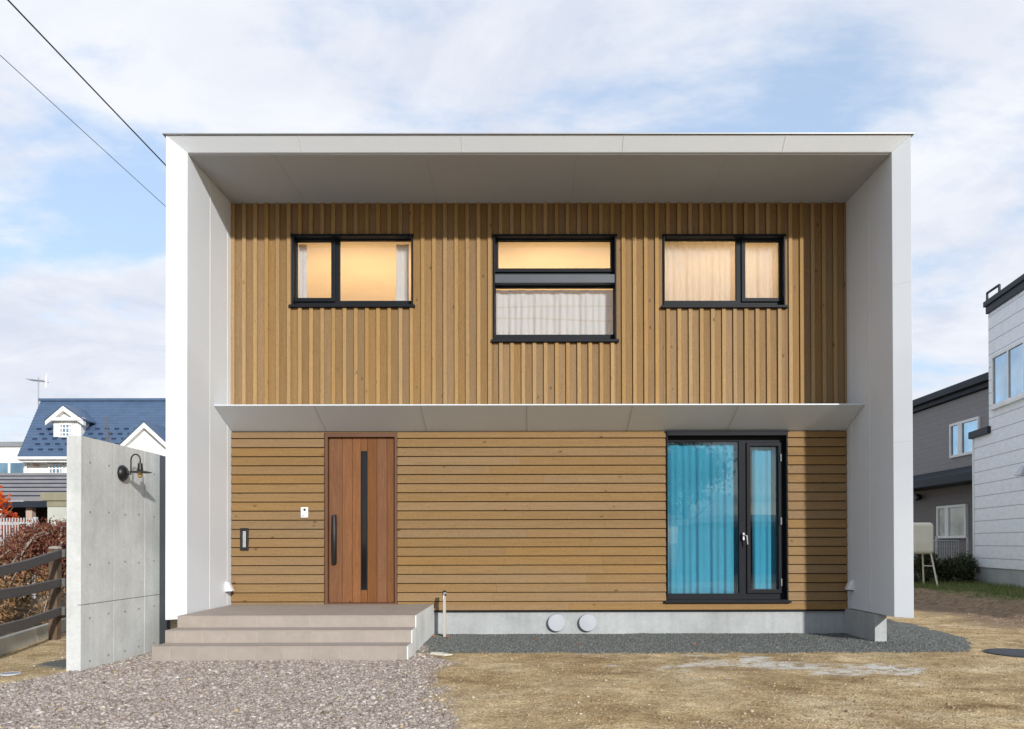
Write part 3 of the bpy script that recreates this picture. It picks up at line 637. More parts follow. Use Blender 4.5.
# ------------------------------------------------------------------ tiled steps
st = thing('entrance_steps', 'three wide beige tiled steps with a pale concrete side, leading to the front door', 'steps', (1.4, -1.1, G0))
SX0, SX1 = STEP[0], STEP[1]; lv = [(.478, -1.65, -.02), (.343, -1.95, -1.66), (.205, -2.25, -1.96)]
cb = MB()
cb.poly([], [])
prof = [(-.02, -.1), (-2.235, -.1), (-2.235, .19), (-1.935, .19), (-1.935, .33), (-1.635, .33), (-1.635, .463), (-.02, .463)]
cb.hexa([(SX0+.006, y, z) for y, z in prof], [(SX1-.004, y, z) for y, z in prof]); cb.build('concrete_core', 'stepc', st)
sf = MB(); sprof = [(-.02, -.1), (-2.246, -.1), (-2.246, .200), (-1.946, .200), (-1.946, .338), (-1.646, .338), (-1.646, .473), (-.02, .473)]
sf.hexa([(SX1-.003, y, z) for y, z in sprof], [(SX1+.012, y, z) for y, z in sprof]); sf.build('side_face', 'stepc', st)
gr = MB(); gp = [(-.02, .30), (-2.2588, -.08), (-2.2588, .2035), (-1.9588, .2035), (-1.9588, .3415), (-1.6588, .3415), (-1.6588, .4765), (-.02, .4765)]
tl = MB(); nt_ = 9; tw = (SX1-SX0)/nt_
gb = MB().hexa([(SX0+.003, y, z) for y, z in gp], [(SX1-.0035, y, z) for y, z in gp]); gb.build('grout_bed', 'grout', st)
for k, (z, yf, yb) in enumerate(lv):
    off = (.0, .37, .63)[k]; edges = [SX0]+[SX0+(i+off)*tw for i in range(0 if off else 1, nt_) if SX0+(i+off)*tw < SX1-.03 and SX0+(i+off)*tw > SX0+.02]+[SX1]
    ye = [yf-.012]
    while ye[-1] < yb-.05: ye.append(min(ye[-1]+.302, yb))
    zl = lv[k+1][0]+.001 if k < 2 else -.05
    for a, b_ in zip(edges, edges[1:]):
        for y0, y1 in zip(ye, ye[1:]): tl.box(a+.002, b_-.002, y0+(.0 if y0 == ye[0] else .0035), y1, z-.012, z)
        tl.box(a+.002, b_-.002, yf-.010, yf+.0, zl, z-.0145)
tl.build('tiles', 'tile', st, .001, seg=1)

# ------------------------------------------------------------------ concrete wall with its lamp
WXF, WXB, WY0, WY1, WZ = -.35, -.49, -2.935, -1.31, 2.372
cw = thing('concrete_wall', 'tall freestanding grey concrete wall with formwork joints, left of the white frame', 'wall', (-.42, -2, G0))
# slabs between recessed joints
wl = MB(); ysn = [WY0, -2.33, -1.67, WY1]; zsn = [-.2, .702, WZ]
wl.box(WXB+.012, WXF-.012, WY0+.012, WY1-.012, -.2, WZ-.004)
slab = wl.build('wall_core', 'darkconc', cw)
sl = MB()
for a, b_ in zip(ysn, ysn[1:]):
    for c0, c1 in zip(zsn, zsn[1:]):
        e = .0035; sl.box(WXB, WXF+random.uniform(-.0015, .0015), a+(e if a > WY0 else 0), b_-(e if b_ < WY1 else 0), c0+(e if c0 > 0 else 0), c1-(e if c1 < 2 else 0))
sl.build('wall_face', 'conc', cw, .0012)
MB().box(WXB+.03, WXF-.002, WY1+.001, -1.02, .0, WZ-.004).build('shade_panel', 'strip', cw, .003)  # dark panel stands in for the frame's shadow on the wall end
MB().box(WXB-.0, WXF-.028, WY0-.006, WY0-.0002, -.1, WZ).build('formwork_lip', 'conc', cw, .003)
for yy in (-2.78, -2.43, -2.10, -1.80, -1.45):
    for z in (.14, .57, 1.10, 1.63, 2.12):
        if z == 2.12 and yy == -2.10: continue
        MB().lathe([(.012, -.004), (.012, .0016), (.008, .0022)], (WXF+.0005, yy, z+random.uniform(-.01, .01)), 10, 'X').build('tie_hole', 'darkconc', cw)
# lamp: gooseneck arm comes off the round plate, the shade hangs level
lm = thing('wall_lamp', 'black gooseneck barn lamp with a flat round shade, fixed to the concrete wall', 'lamp', (WXF, -2.13, 2.03))
LY, LZ = -2.18, 2.07
MB().lathe([(.085, 0), (.088, .02), (.070, .045), (.045, .062), (.0, .066)], (WXF, LY, LZ), 28, 'X').build('mounting_plate', 'black', lm, smooth=True)
ax = WXF+.10
pts = [(WXF+.06, LY, LZ-.01), (ax, LY, LZ-.01)]; pts.append((ax+.003, LY, LZ+.02))
for q in range(13):
    a = PI-PI*q/12; pts.append((ax+.053+.05*math.cos(a), LY+.0, LZ+.14+.065*math.sin(a)))
pts.append((ax+.103, LY, LZ+.10))
MB().tube(pts, .0075, 8).build('arm', 'black', lm, smooth=True)
cx = ax+.103
MB().lathe([(.012, .11), (.024, .105), (.028, .045), (.032, .03), (.115, .012), (.117, .007), (.030, .022), (.020, .03)], (cx, LY, LZ), 36).build('lamp_shade', 'black', lm, smooth=False)
MB().lathe([(.010, .035), (.013, .01), (.027, -.018), (.025, -.036), (.012, -.05), (.0, -.053)], (cx, LY, LZ), 20).build('bulb', 'bulb', lm, smooth=True)

# ------------------------------------------------------------------ tap post, covers, leaves on the ground
PX, PY = 2.94, -.33
tp = thing('tap_post', 'slim beige standpipe with a dark tap head, beside the step side', 'standpipe', (PX, PY, G0))
ztop = .68
MB().box(PX-.019, PX+.019, PY-.02, PY+.02, -.1, ztop-.07).build('pipe', plain('beige_pipe', (.46, .42, .36), .6), tp, .004)
MB().box(PX-.023, PX+.023, PY-.024, PY+.024, ztop-.07, ztop).build('cap', 'black', tp, .005)
h = MB(); h.tube([(PX, PY-.02, ztop-.05), (PX, PY-.07, ztop-.05), (PX, PY-.085, ztop-.065), (PX, PY-.087, ztop-.11)], .012, 10); h.box(PX-.008, PX+.03, PY-.06, PY-.045, ztop-.04, ztop-.022); h.build('tap', 'silver', tp, .002)
def disc(name, x, y, r, mat, label, cat, rise=.006):
    z = float(height(np.array([x]), np.array([y]))[0]); n = 40
    t_ = thing(name, label, cat, (x, y, z))
    MB().lathe([(r, -.03), (r, rise), (r*.985, rise+.004), (r*.93, rise+.004), (r*.92, rise), (0.001, rise)], (x, y, z), n).build('rim', mat, t_)
    q = MB()
    for i in range(-4, 5):
        w = math.sqrt(max(0, (r*.88)**2-(i*r*.19)**2)); q.box(x-w, x+w, y+i*r*.19-.012, y+i*r*.19+.012, z+rise-.002, z+rise+.003)
    q.build('raised_pattern', mat, t_); return t_
disc('manhole_cover', 9.55, -1.86, .33, 'cast', 'round dark iron cover lying in the dirt on the right', 'manhole cover', .012)
disc('drain_cover', -.93, -3.1, .088, 'paleplastic', 'small pale round cover in the tan soil left of the concrete wall', 'drain cover', .008)
def leaf_at(x, y, s, a, label):
    z = float(height(np.array([x]), np.array([y]))[0])+.022; n = 9; vs = []
    for k in range(10):
        an = 2*PI*k/10; r = s*(1 if k % 2 == 0 else .55); vs.append((x+r*math.cos(an+a), y+r*.8*math.sin(an+a), z+.25*s*math.sin(an*2+a)))
    vs.append((x, y, z+.2*s)); o = MB().poly(vs, [(k, (k+1) % 10, 10) for k in range(10)]).build('fallen_leaf', 'orange', None)
    s_ = o.modifiers.new('t', 'SOLIDIFY'); s_.thickness = .0015
    tag(o, label, 'leaf', 'orange fallen leaves')
leaf_at(2.80, -.42, .032, 0, 'orange leaf caught against the side of the steps')
leaf_at(2.99, -.50, .035, 1, 'orange leaf at the foot of the standpipe')
leaf_at(4.15, -.75, .034, 2, 'orange brown leaf on the dark stones left of the round vent caps')
leaf_at(4.66, -1.10, .024, 3, 'small red leaf on the dark stones below the round vent caps')
leaf_at(6.05, -1.25, .026, 4, 'orange leaf on the dark stones below the tall window')
z = float(height(np.array([3.05]), np.array([-1.83]))[0])
tag(MB().hexa([(2.93, -1.82, z-.01), (3.12, -1.93, z-.01), (3.22, -1.87, z-.01), (3.08, -1.79, z-.01)], [(2.95, -1.81, z+.028), (3.12, -1.92, z+.016), (3.2, -1.87, z+.01), (3.07, -1.80, z+.025)]).build('flat_stone', 'kerb', None, .006), 'flat pale broken slab lying at the gravel edge in front of the steps', 'stone')

# ------------------------------------------------------------------ overhead cables
def cable(p, q, r, mat, label, sag=.05):
    pts = [p.lerp(q, i/30)-Vector((0, 0, sag*4*(i/30)*(1-i/30))) for i in range(31)]
    tag(MB().tube(pts, r, 6).build('overhead_cable', mat, None, smooth=True), label, 'cable', 'overhead cables at top left')
P1 = Vector((-.185, 1.0, 5.73)); a = at(10, 0, -3.6); cable(P1, P1+(a-P1)*2.6, .0075, 'cable', 'thick black cable running from the top left sky down behind the white frame', .02)
P1 = Vector((-.185, 1.0, 5.27)); a = at(0, 53, -3.6); cable(P1, P1+(a-P1)*2.6, .0038, 'gcable', 'thin grey cable below the thick black one in the top left sky', .02)

# ------------------------------------------------------------------ kerb, rail fence, garden
kb = MB(); d = Vector((KB[0]-KA[0], KB[1]-KA[1], 0)).normalized(); nrm = Vector((-d.y, d.x, 0)); A = Vector((KA[0], KA[1], 0))-d*3
pos = 0
while pos < 16:
    p0 = A+d*(pos+.003); p1 = A+d*(pos+1.197); w = nrm*.12
    kb.hexa([p0-Vector((0, 0, .1)), p0+w-Vector((0, 0, .1)), p0+w+Vector((0, 0, .225)), p0+nrm*.05+Vector((0, 0, .225))], [p1-Vector((0, 0, .1)), p1+w-Vector((0, 0, .1)), p1+w+Vector((0, 0, .225)), p1+nrm*.05+Vector((0, 0, .225))]); pos += 1.2
tag(kb.build('concrete_kerb', 'kerb', None, .008), 'low concrete kerb edging the garden on the left', 'kerb')
rf = thing('rail_fence', 'weathered dark three-rail wooden fence behind the low kerb', 'fence', (-2.6, -.3, .15))
F0 = at(55, 620, -.35); Fb = Vector((F0.x, F0.y, 0)); posts = [Fb-d*2.7, Fb, Fb+d*1.85, Fb+d*3.7, Fb+d*5.55]
for i, p in enumerate(posts):
    zt2 = 1.27 if i != 1 else 1.25
    f = .055; o = MB().box(p.x-f, p.x+f, p.y-f, p.y+f, -.05, zt2).build('post', 'fpost', rf, .008)
    MB().lathe([(.078, zt2-.01), (.082, zt2+.008), (.065, zt2+.02), (.0, zt2+.032)], (p.x, p.y, 0), 10).build('post_cap', 'pbark', o)
rz = [(.98, 1.185, 1.17, 1.18, 1.17), (.775, .80, .79, .78, .79), (.40, .425, .42, .42, .42)]
for row in rz:
    for i in range(len(posts)-1):
        e = .12; a = posts[i]-nrm*.085-d*e*.5+Vector((0, 0, row[i])); b_ = posts[i+1]-nrm*.085+d*e*.5*.9+Vector((0, 0, row[i+1]))
        if i % 2: a -= nrm*.045; b_ -= nrm*.045
        up_ = Vector((0, 0, .055)); th = nrm*.04; mid = a.lerp(b_, .5)+Vector((0, 0, -.02))
        r = MB()
        for s_, e_ in ((a, mid), (mid, b_)): r.hexa([s_-up_, s_-up_+th, s_+up_+th, s_+up_], [e_-up_, e_-up_+th, e_+up_+th, e_+up_])
        r.build('rail', 'fence', rf, .006)

def leaves(name, pts, size, mat, parent, droop=0, aspect=.5):
    """many small leaf faces at the given points"""
    n = len(pts); a = RS.normal(0, 1, (n, 3)); a[:, 2] -= droop; a /= np.linalg.norm(a, axis=1)[:, None]
    b2 = np.cross(a, RS.normal(0, 1, (n, 3))); b2 /= np.linalg.norm(b2, axis=1)[:, None]
    s = size*RS.uniform(.6, 1.4, (n, 1)); c2 = np.cross(a, b2)
    v = np.stack([pts-a*s, pts+b2*s*aspect+c2*s*.15, pts+a*s, pts-b2*s*aspect+c2*s*.15], 1).reshape(-1, 3)
    f = np.arange(4*n).reshape(-1, 4); return fast(name, v, f, mat, parent)
def clumps(c, r, n, k, thick=.35, lo=-1., seed=1):
    rs = np.random.RandomState(seed); d_ = rs.normal(0, 1, (k, 3)); d_ /= np.linalg.norm(d_, axis=1)[:, None]; d_[:, 2] = np.clip(d_[:, 2], lo, 1)
    cc = np.array(c)+d_*np.array(r)*rs.uniform(1-thick*2, 1, (k, 1)); w = rs.uniform(.5, 1.3, k)
    idx = rs.randint(0, k, n); return cc[idx]+rs.normal(0, 1, (n, 3))*(np.array(r)*.17*w[idx][:, None])
# weeping maple: cascading domed crown of thin dead-looking leaves
Cm = at(38, 560, 2.2); mp = thing('weeping_maple', 'low domed weeping maple with maroon and ochre withered leaves, behind the rail fence', 'tree', (Cm.x, Cm.y, .15))
tr = MB(); tr.tube([(Cm.x+.1, Cm.y, 0), (Cm.x+.05, Cm.y, .5), (Cm.x+.25, Cm.y+.1, 1.0), (Cm.x+.5, Cm.y, 1.45)], [.09, .08, .06, .04], 8); tr.build('trunk', 'bark', mp, smooth=True)
rs = np.random.RandomState(3); br = MB(); tips = []
TOP = Vector((Cm.x+.55, Cm.y+.0, 1.62))
for i in range(54):
    a = rs.uniform(0, 2*PI); R_ = rs.uniform(.6, 1.75); hx = rs.uniform(-.1, .16)
    pts = []
    for q in range(9):
        s_ = q/8; rr_ = R_*(s_**.75); zz_ = TOP.z+hx*math.sin(PI*s_)-1.45*(R_/1.75)*s_**2.1-(.1*R_)
        pts.append(Vector((TOP.x+rr_*math.cos(a)*1.25+rs.normal(0, .03), TOP.y+rr_*math.sin(a)+rs.normal(0, .03), max(.2, zz_+rs.normal(0, .025)))))
    br.tube(pts, [.022*(1-.85*q/8)+.002 for q in range(9)], 5, False); tips += [(p, q/8) for q, p in enumerate(pts)]
br.build('branches', 'pbark', mp, smooth=True)
tp_ = np.array([(*p, s_) for p, s_ in tips if s_ > .2]); idx = rs.randint(0, len(tp_), 64000)
lp = tp_[idx, :3]+rs.normal(0, 1, (64000, 3))*np.array((.10, .10, .075))+np.stack([np.zeros(64000), np.zeros(64000), -rs.exponential(.07, 64000)], 1)
lp = lp[lp[:, 2] > .17]; sel = lp[:, 2]+rs.normal(0, .12, len(lp)) > .88
leaves('foliage', lp[sel], .030, 'maroon', mp, .8, .3); leaves('lower_foliage', lp[~sel], .034, 'ochre', mp, .8, .35)
# scarlet maple behind it
Cr = at(2, 500, 8); rm = thing('scarlet_maple', 'small maple with bright scarlet and orange leaves in front of the grey-roofed outbuilding', 'tree', (Cr.x, Cr.y, .1))
tr = MB(); tr.tube([(Cr.x-.3, Cr.y, 0), (Cr.x-.25, Cr.y, .9), (Cr.x-.05, Cr.y, 1.7), (Cr.x+.05, Cr.y, 2.2)], [.07, .06, .04, .02], 7)
for a in range(7): tr.tube([(Cr.x-.25, Cr.y, .9+.12*a), (Cr.x-.2+.45*math.cos(a*2.1), Cr.y+.4*math.sin(a*2.1), 1.4+.13*a)], [.025, .008], 5)
tr.build('trunk', 'bark', rm, smooth=True)
leaves('crown', np.vstack([clumps((Cr.x-.25, Cr.y, 1.72), (.62, .6, .34), 4200, 34, seed=5), clumps((Cr.x-.25, Cr.y, 2.25), (.45, .4, .5), 700, 22, seed=8)]), .042, 'leafred', rm, .4, .7)
# white picket fence far left
wf = thing('picket_fence', 'white slatted garden fence behind the weeping maple', 'fence', at(0, 545, 6.2)); a = at(-60, 518, 6.2); b_ = at(36, 518, 6.2)
zt2 = a.z; x = a.x; pk = MB()
while x < b_.x: pk.box(x, x+.022, 6.19, 6.21, .15, zt2); x += .062
pk.build('slats', 'whitefence', wf)
for z in (zt2-.12, .45): MB().box(a.x, b_.x, 6.212, 6.25, z-.03, z+.03).build('rail', 'whitefence', wf)
for k in range(3): xx = a.x+.05+k*(b_.x-a.x-.15)/2; MB().box(xx, xx+.07, 6.255, 6.32, 0, zt2+.02).build('post', 'whitefence', wf)

# ------------------------------------------------------------------ outbuilding, blue-roofed house, white block (left background)
a = at(-70, 497, 12); b_ = at(130, 497, 12); T = at(0, 473.5, 15)
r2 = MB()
ob = thing('outbuilding', 'low outbuilding with a ribbed grey roof and an open dark carport', 'building', (a.x+3, 13.5, 0))
r = MB(); nr = 6
r.hexa([(a.x, 12, a.z), (a.x, 15, T.z), (a.x, 15, T.z-.12), (a.x, 12, a.z-.12)], [(b_.x, 12, a.z), (b_.x, 15, T.z), (b_.x, 15, T.z-.12), (b_.x, 12, a.z-.12)])
for k in range(nr):
    s_ = (k+.15)/nr; y = 12+3*s_; z = a.z+(T.z-a.z)*s_; r.box(a.x, b_.x, y, y+.09, z-.02, z+.11); r2.box(a.x+.01, b_.x-.01, y-.014, y-.001, z-.02, z+.03)  # thin dark strips at each rib's foot, its shadow line put in as colour
r2.build('rib_shade_lines', 'ink', r.build('roof', 'groof', ob)); MB().hexa([(a.x, 15.01, T.z), (a.x, 18, a.z), (a.x, 18, a.z-.12), (a.x, 15.01, T.z-.12)], [(b_.x, 15.01, T.z), (b_.x, 18, a.z), (b_.x, 18, a.z-.12), (b_.x, 15.01, T.z-.12)]).build('rear_roof', 'groof', ob)
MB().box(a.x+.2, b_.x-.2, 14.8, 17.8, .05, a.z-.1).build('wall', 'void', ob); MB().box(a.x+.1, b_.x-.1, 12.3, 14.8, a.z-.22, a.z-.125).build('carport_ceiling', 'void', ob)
MB().box(a.x+.1, b_.x-.1, 12.02, 12.12, a.z-.30, a.z-.13).build('gutter', 'ink', ob)
for u in (30, -40):
    p = at(u, 505, 12.3); MB().box(p.x-.09, p.x+.09, 12.25, 12.43, .05, a.z-.18).build('pillar', 'pinkp', ob)
p0 = at(40, 492.5, 11); p1 = at(110, 500.5, 11)
sh = thing('garden_shed', 'pale green shed with a flat olive fascia, partly hidden by the concrete wall', 'shed', (p0.x+1, 11.8, 0))
MB().box(p0.x, p1.x, 11, 13, p1.z, p0.z).build('roof', 'olive', sh, .01); q0 = at(48, 501, 11.1)
MB().box(q0.x, p1.x-.1, 11.08, 12.9, .05, p1.z-.001).build('wall', 'pale', sh)
MB().box(q0.x-.0, p1.x-.1, 11.05, 11.09, p1.z-.16, p1.z-.01).build('eaves_trim', 'olive', sh)
# blue-roofed house
YE, YR = 16.0, 18.5
E0 = at(17.5, 455.5, YE); R0 = at(41, 400.5, YR); E1x = 9.0
bh = thing('blue_roof_house', 'cream house with a steep blue metal roof, dormer and gable, behind the concrete wall', 'house', (E0.x+6, 18, 0))
ze, zr = E0.z, R0.z; sl_ = lambda y: ze+(zr-ze)*(y-YE)/(YR-YE)
def roofslab(xa0, xa1, xb0, xb1, y0, z0_, y1, z1_, th=.12):
    return MB().hexa([(xa0, y0, z0_), (xa1, y1, z1_), (xa1, y1, z1_-th), (xa0, y0, z0_-th)], [(xb0, y0, z0_), (xb1, y1, z1_), (xb1, y1, z1_-th), (xb0, y0, z0_-th)])
r = roofslab(E0.x, R0.x, E1x, E1x, YE, ze, YR, zr)
nb = 20
for k in range(nb):
    s_ = k/nb; y = YE+(YR-YE)*s_; z = sl_(y); xl = E0.x+(R0.x-E0.x)*s_
    r.hexa([(xl, y, z+.001), (xl, y, z+.035), (xl, y+.20, sl_(y+.20)+.003)], [(E1x, y, z+.001), (E1x, y, z+.035), (E1x, y+.20, sl_(y+.20)+.003)])
rfo = r.build('roof', 'navy', bh); roofslab(E0.x, R0.x, E1x, E1x, 2*YR-YE, ze, YR+.01, zr).build('rear_roof', 'navy', bh)
MB().box(R0.x-.03, E1x, YR-.12, YR+.12, zr-.03, zr+.06).build('ridge_cap', 'navy', rfo)
cnt = 0
for row, (sr, yr_) in enumerate(((.08, 0), (.17, 1), (.26, 0), (.35, 1), (.44, 0))):
    x = E0.x+(R0.x-E0.x)*sr+.30+.17*yr_
    while x < at(175, 440, YE).x and cnt < 95:
        y = YE+(YR-YE)*sr; c0 = Vector((x, y, sl_(y)))
        MB().box(x, x+.15, y-.02, y+.02, c0.z+.01, c0.z+.075).build('snow_guard', 'navy_d', rfo); cnt += 1; x += .345
wx0 = at(24.5, 460, YE+.5).x
MB().box(wx0, E1x-.4, YE+.45, 2*YR-YE-.45, .05, ze-.02).build('wall', 'cream', bh)
MB().box(E0.x+.05, E1x, YE+.02, YE+.5, ze-.22, ze-.125).build('soffit', 'creamw', bh)
MB().tube([(wx0+.12, YE+.38, .1), (wx0+.12, YE+.38, ze-.2), (wx0+.12, YE+.05, ze-.12)], .045, 8).build('downpipe', 'creamw', bh)
MB().tube([(E0.x+.05, YE-.05, ze-.10), (E1x, YE-.05, ze-.10)], .06, 8).build('gutter', 'creamw', bh)
# left gable under the roof
MB().hexa([(wx0+.002, YE+.46, ze-.02), (wx0+.002, YR, zr-.25), (wx0+.002, 2*YR-YE-.46, ze-.02)], [(wx0+.2, YE+.46, ze-.02), (wx0+.2, YR, zr-.25), (wx0+.2, 2*YR-YE-.46, ze-.02)]).build('gable_wall', 'cream', bh)
def pwin(par, u0, v0, u1, v1, Y, nxm, nzm, name='window'):
    p = at(u0, v0, Y); q = at(u1, v1, Y); w = MB().plate(p.x, q.x, q.z, p.z, [(p.x+.06, q.x-.06, q.z+.06, p.z-.06)], Y-.05, Y+.03)
    for k in range(1, nxm): x = p.x+(q.x-p.x)*k/nxm; w.box(x-.02, x+.02, Y-.035, Y, q.z+.06, p.z-.06)
    for k in range(1, nzm): z = q.z+(p.z-q.z)*k/nzm; w.box(p.x+.06, q.x-.06, Y-.03, Y-.002, z-.02, z+.02)
    w_ = w.build(name, 'creamw', par); MB().box(p.x+.05, q.x-.05, Y-.012, Y-.004, q.z+.05, p.z-.05).build('pane', 'skyglass', w_)
pwin(bh, 49, 464, 64, 478, YE+.44, 4, 3); pwin(bh, 66, 464, 80, 478, YE+.44, 4, 3)
MB().lathe([(.09, 0), (.1, .05), (.07, .09)], (at(36.5, 462.5, YE+.45).x, YE+.45, at(36, 462.5, YE).z), 12, 'Y').build('wall_vent', 'pinkp', bh)
def dormer(u0, u1, vt, vb, apex, Y, over, name):
    p = at(u0, vt, Y); q = at(u1, vb, Y); ap = at(*apex, Y); xm = ap.x; Yb = YR-.2
    dm = MB().box(p.x, q.x, Y, min(Yb, Y+3), q.z-.3, p.z).build(name, 'cream', bh)
    MB().hexa([(p.x-.0, Y+.02, p.z), (q.x, Y+.02, p.z), (xm, Y+.02, ap.z-.1)], [(p.x, Y+.12, p.z), (q.x, Y+.12, p.z), (xm, Y+.12, ap.z-.1)]).build('gable', 'cream', dm)
    for s_, xe in ((-1, p.x-over), (1, q.x+over)):
        ze_ = p.z-over*(ap.z-p.z)/(q.x-p.x)*1.6
        MB().hexa([(xm, Y-.18, ap.z), (xe, Y-.18, ze_), (xe, Y-.18, ze_-.16), (xm, Y-.18, ap.z-.18)], [(xm, Y-.02, ap.z), (xe, Y-.02, ze_), (xe, Y-.02, ze_-.16), (xm, Y-.02, ap.z-.18)]).build('barge_board', 'creamw', dm)
        MB().hexa([(xm, Y-.2, ap.z+.07), (xe-.03*-s_, Y-.2, ze_+.05), (xe-.03*-s_, Y-.2, ze_+.003), (xm, Y-.2, ap.z+.003)], [(xm, Y+3, ap.z+.07), (xe, Y+3, ze_+.05), (xe, Y+3, ze_), (xm, Y+3, ap.z)]).build('dormer_roof', 'navy', dm)
    return dm
dm = dormer(53.5, 81, 418, 443, (66, 406.5), YE+.75, .18, 'dormer'); pwin(dm, 59.5, 423.5, 73, 437.5, YE+.73, 4, 3)
p = at(51.5, 417, YE+.6); q = at(83, 420, YE+.6); MB().box(p.x, q.x, YE+.55, YE+.76, q.z-.02, p.z-.02).build('cornice', 'creamw', dm)
dormer(124, 169, 445, 500, (146.5, 423), YE-.2, .15, 'cross_gable')
# aerial
A0 = at(38.5, 404, YR); A1 = at(38.5, 377, YR); an = thing('tv_aerial', 'thin rooftop aerial standing at the left end of the blue roof ridge', 'aerial', A0)
MB().tube([(A0.x, YR, A0.z-.4), (A1.x, YR, A1.z)], .022, 6).build('mast', 'galv', an)
q = MB(); q.tube([(A1.x-.35, YR, A1.z-.10), (A1.x+.3, YR, A1.z-.16)], .016, 5)
for k in range(6): x = A1.x-.32+k*.11; q.tube([(x, YR-.25, A1.z-.11-.01*k), (x, YR+.25, A1.z-.11-.01*k)], .010, 5)
q.tube([(A1.x+.28, YR, A1.z-.38), (A1.x+.30, YR, A1.z+.1)], .022, 5); q.build('antenna_bars', 'galv', an)
# bare twig tree before the roof
B0 = at(106, 470, 10); B1 = at(106.5, 417, 10); bt_ = thing('bare_sapling', 'thin leafless sapling rising just above the top of the concrete wall', 'tree', (B0.x, 10, 0))
MB().tube([(B0.x+.05, 10, 0), (B0.x, 10, B0.z), (B1.x+.04, 10, (B0.z+B1.z)/2+.1), (B1.x, 10, B1.z)], [.04, .03, .022, .008], 6).build('trunk', 'bark', bt_)
for k in range(5): z = B1.z-.15-.12*k; MB().tube([(B1.x+.02, 10, z), (B1.x+(.14 if k % 2 else -.12), 10.05, z+.14)], [.010, .004], 5).build('branch', 'bark', bt_)
# white block far left
p = at(-140, 447, 30); q = at(60, 470, 30); wb = thing('white_block', 'flat white building with a row of dark windows at the far left', 'building', (p.x+4, 33, 0))
MB().box(p.x, q.x, 30, 38, 0, p.z).build('wall', 'creamw', wb); MB().box(p.x-.1, q.x+.1, 29.9, 38.1, p.z, p.z+.25).build('roof_edge', 'drip', wb)
z_ = at(0, 463, 30).z; zb2 = at(0, 472, 30).z
for u0, u1 in ((-30, -12), (-9, 8), (11, 24)):
    a = at(u0, 463, 30); b_ = at(u1, 472, 30); MB().box(a.x, b_.x, 29.95, 30.02, zb2-.3, z_).build('window', 'skyglass', wb)
ob2 = at(-100, 444, 30)

# ------------------------------------------------------------------ right background
# white-sided house; its visible long side runs into the depth
CXr = CAM.x+.03
def fx(dd): return CAM.x+8.205+.148*dd        # the face line as a function of depth from the camera
d1, d2, d0 = 18.55, 19.47, 9.0
W0 = Vector((fx(d1), CAM.y+d1, 0)); W2 = Vector((fx(d2), CAM.y+d2, 0)); Wn = Vector((fx(d0), CAM.y+d0, 0))
wh = thing('white_siding_house', 'white house with wide horizontal panel siding and dark eaves at the right edge', 'house', W0)
wh.rotation_euler.z = math.atan2(-.148, 1)                         # local +Y runs along the face into the depth, +X away from us
def wpart(mb, name, mat, par=None, bevel=0):
    o = mb.build(name, mat, None, bevel); o.parent = par or wh; return o
l2 = (d2-d1)*1.011; ln = (d1-d0)*1.011
TOPZ = 1.3+(543-301)/FPX*d1; Z1 = 1.3+(543-433)/FPX*d1; FZ = 1.3-(567-543)/FPX*d2
wpart(MB().box(0, 7, -ln, 0, FZ, TOPZ-.30), 'wall', 'wsiding'); wpart(MB().box(.004, 7, -.0+.002, l2, FZ, Z1-.02), 'rear_wall', 'wsiding')
wpart(MB().box(-.05, 7.2, -ln-.2, .03, TOPZ-.30, TOPZ-.13).box(-.09, 7.2, -ln-.2, .07, TOPZ-.128, TOPZ), 'eaves', 'ink', None, .01)
wpart(MB().box(-.08, 7, -.10, l2+.08, Z1-.02, Z1+.15), 'rear_roof_edge', 'ink', None, .008)
wpart(MB().box(.03, 6.95, -ln, l2, 0, FZ-.004), 'foundation', 'found')
wpart(MB().box(-.018, .02, l2-.06, l2+.004, FZ, Z1-.03), 'corner_trim', 'creamw')
wpart(MB().tube([(-.02, .0, TOPZ), (-.02, 0, TOPZ+.20), (.0, -.6, TOPZ+.20), (.0, -.6, TOPZ)], .03, 6), 'roof_bracket', 'ink')
def wz(v, dd): return 1.3-(v-543)/FPX*dd
def wdd(u): k = (u-530.7)/FPX; return 8.205/(k-.148)          # depth of the face where it meets that column
da = wdd(995.5); y0 = (da-d1)*1.011; zt2, zb2 = wz(356, da), wz(408, da)
wn = wpart(MB().poly([], []).box(-.05, .02, y0-1.62, y0, zb2, zb2+.07).box(-.05, .02, y0-1.62, y0, zt2-.07, zt2).box(-.05, .02, y0-.07, y0, zb2+.071, zt2-.071).box(-.05, .02, y0-1.62, y0-1.55, zb2+.071, zt2-.071).box(-.045, .02, y0-.85, y0-.78, zb2+.071, zt2-.071), 'window', 'creamw')
wpart(MB().box(-.02, -.002, y0-1.56, y0-.06, zb2+.05, zt2-.05), 'pane', 'skyglass', wn); wpart(MB().box(-.09, .0, y0-1.66, y0+.04, zb2-.06, zb2-.002), 'sill', 'creamw', wn)
dh = wdd(1029); yh = (dh-d1)*1.011; zh = wz(471, dh)
wpart(MB().hexa([(-.002, yh-.16, zh-.1), (-.002, yh+.16, zh-.1), (-.002, yh+.10, zh+.14), (-.002, yh-.10, zh+.14)], [(-.22, yh-.15, zh-.1), (-.22, yh+.15, zh-.1), (-.10, yh+.08, zh+.12), (-.10, yh-.08, zh+.12)]), 'vent_hood', 'galv', None, .01)

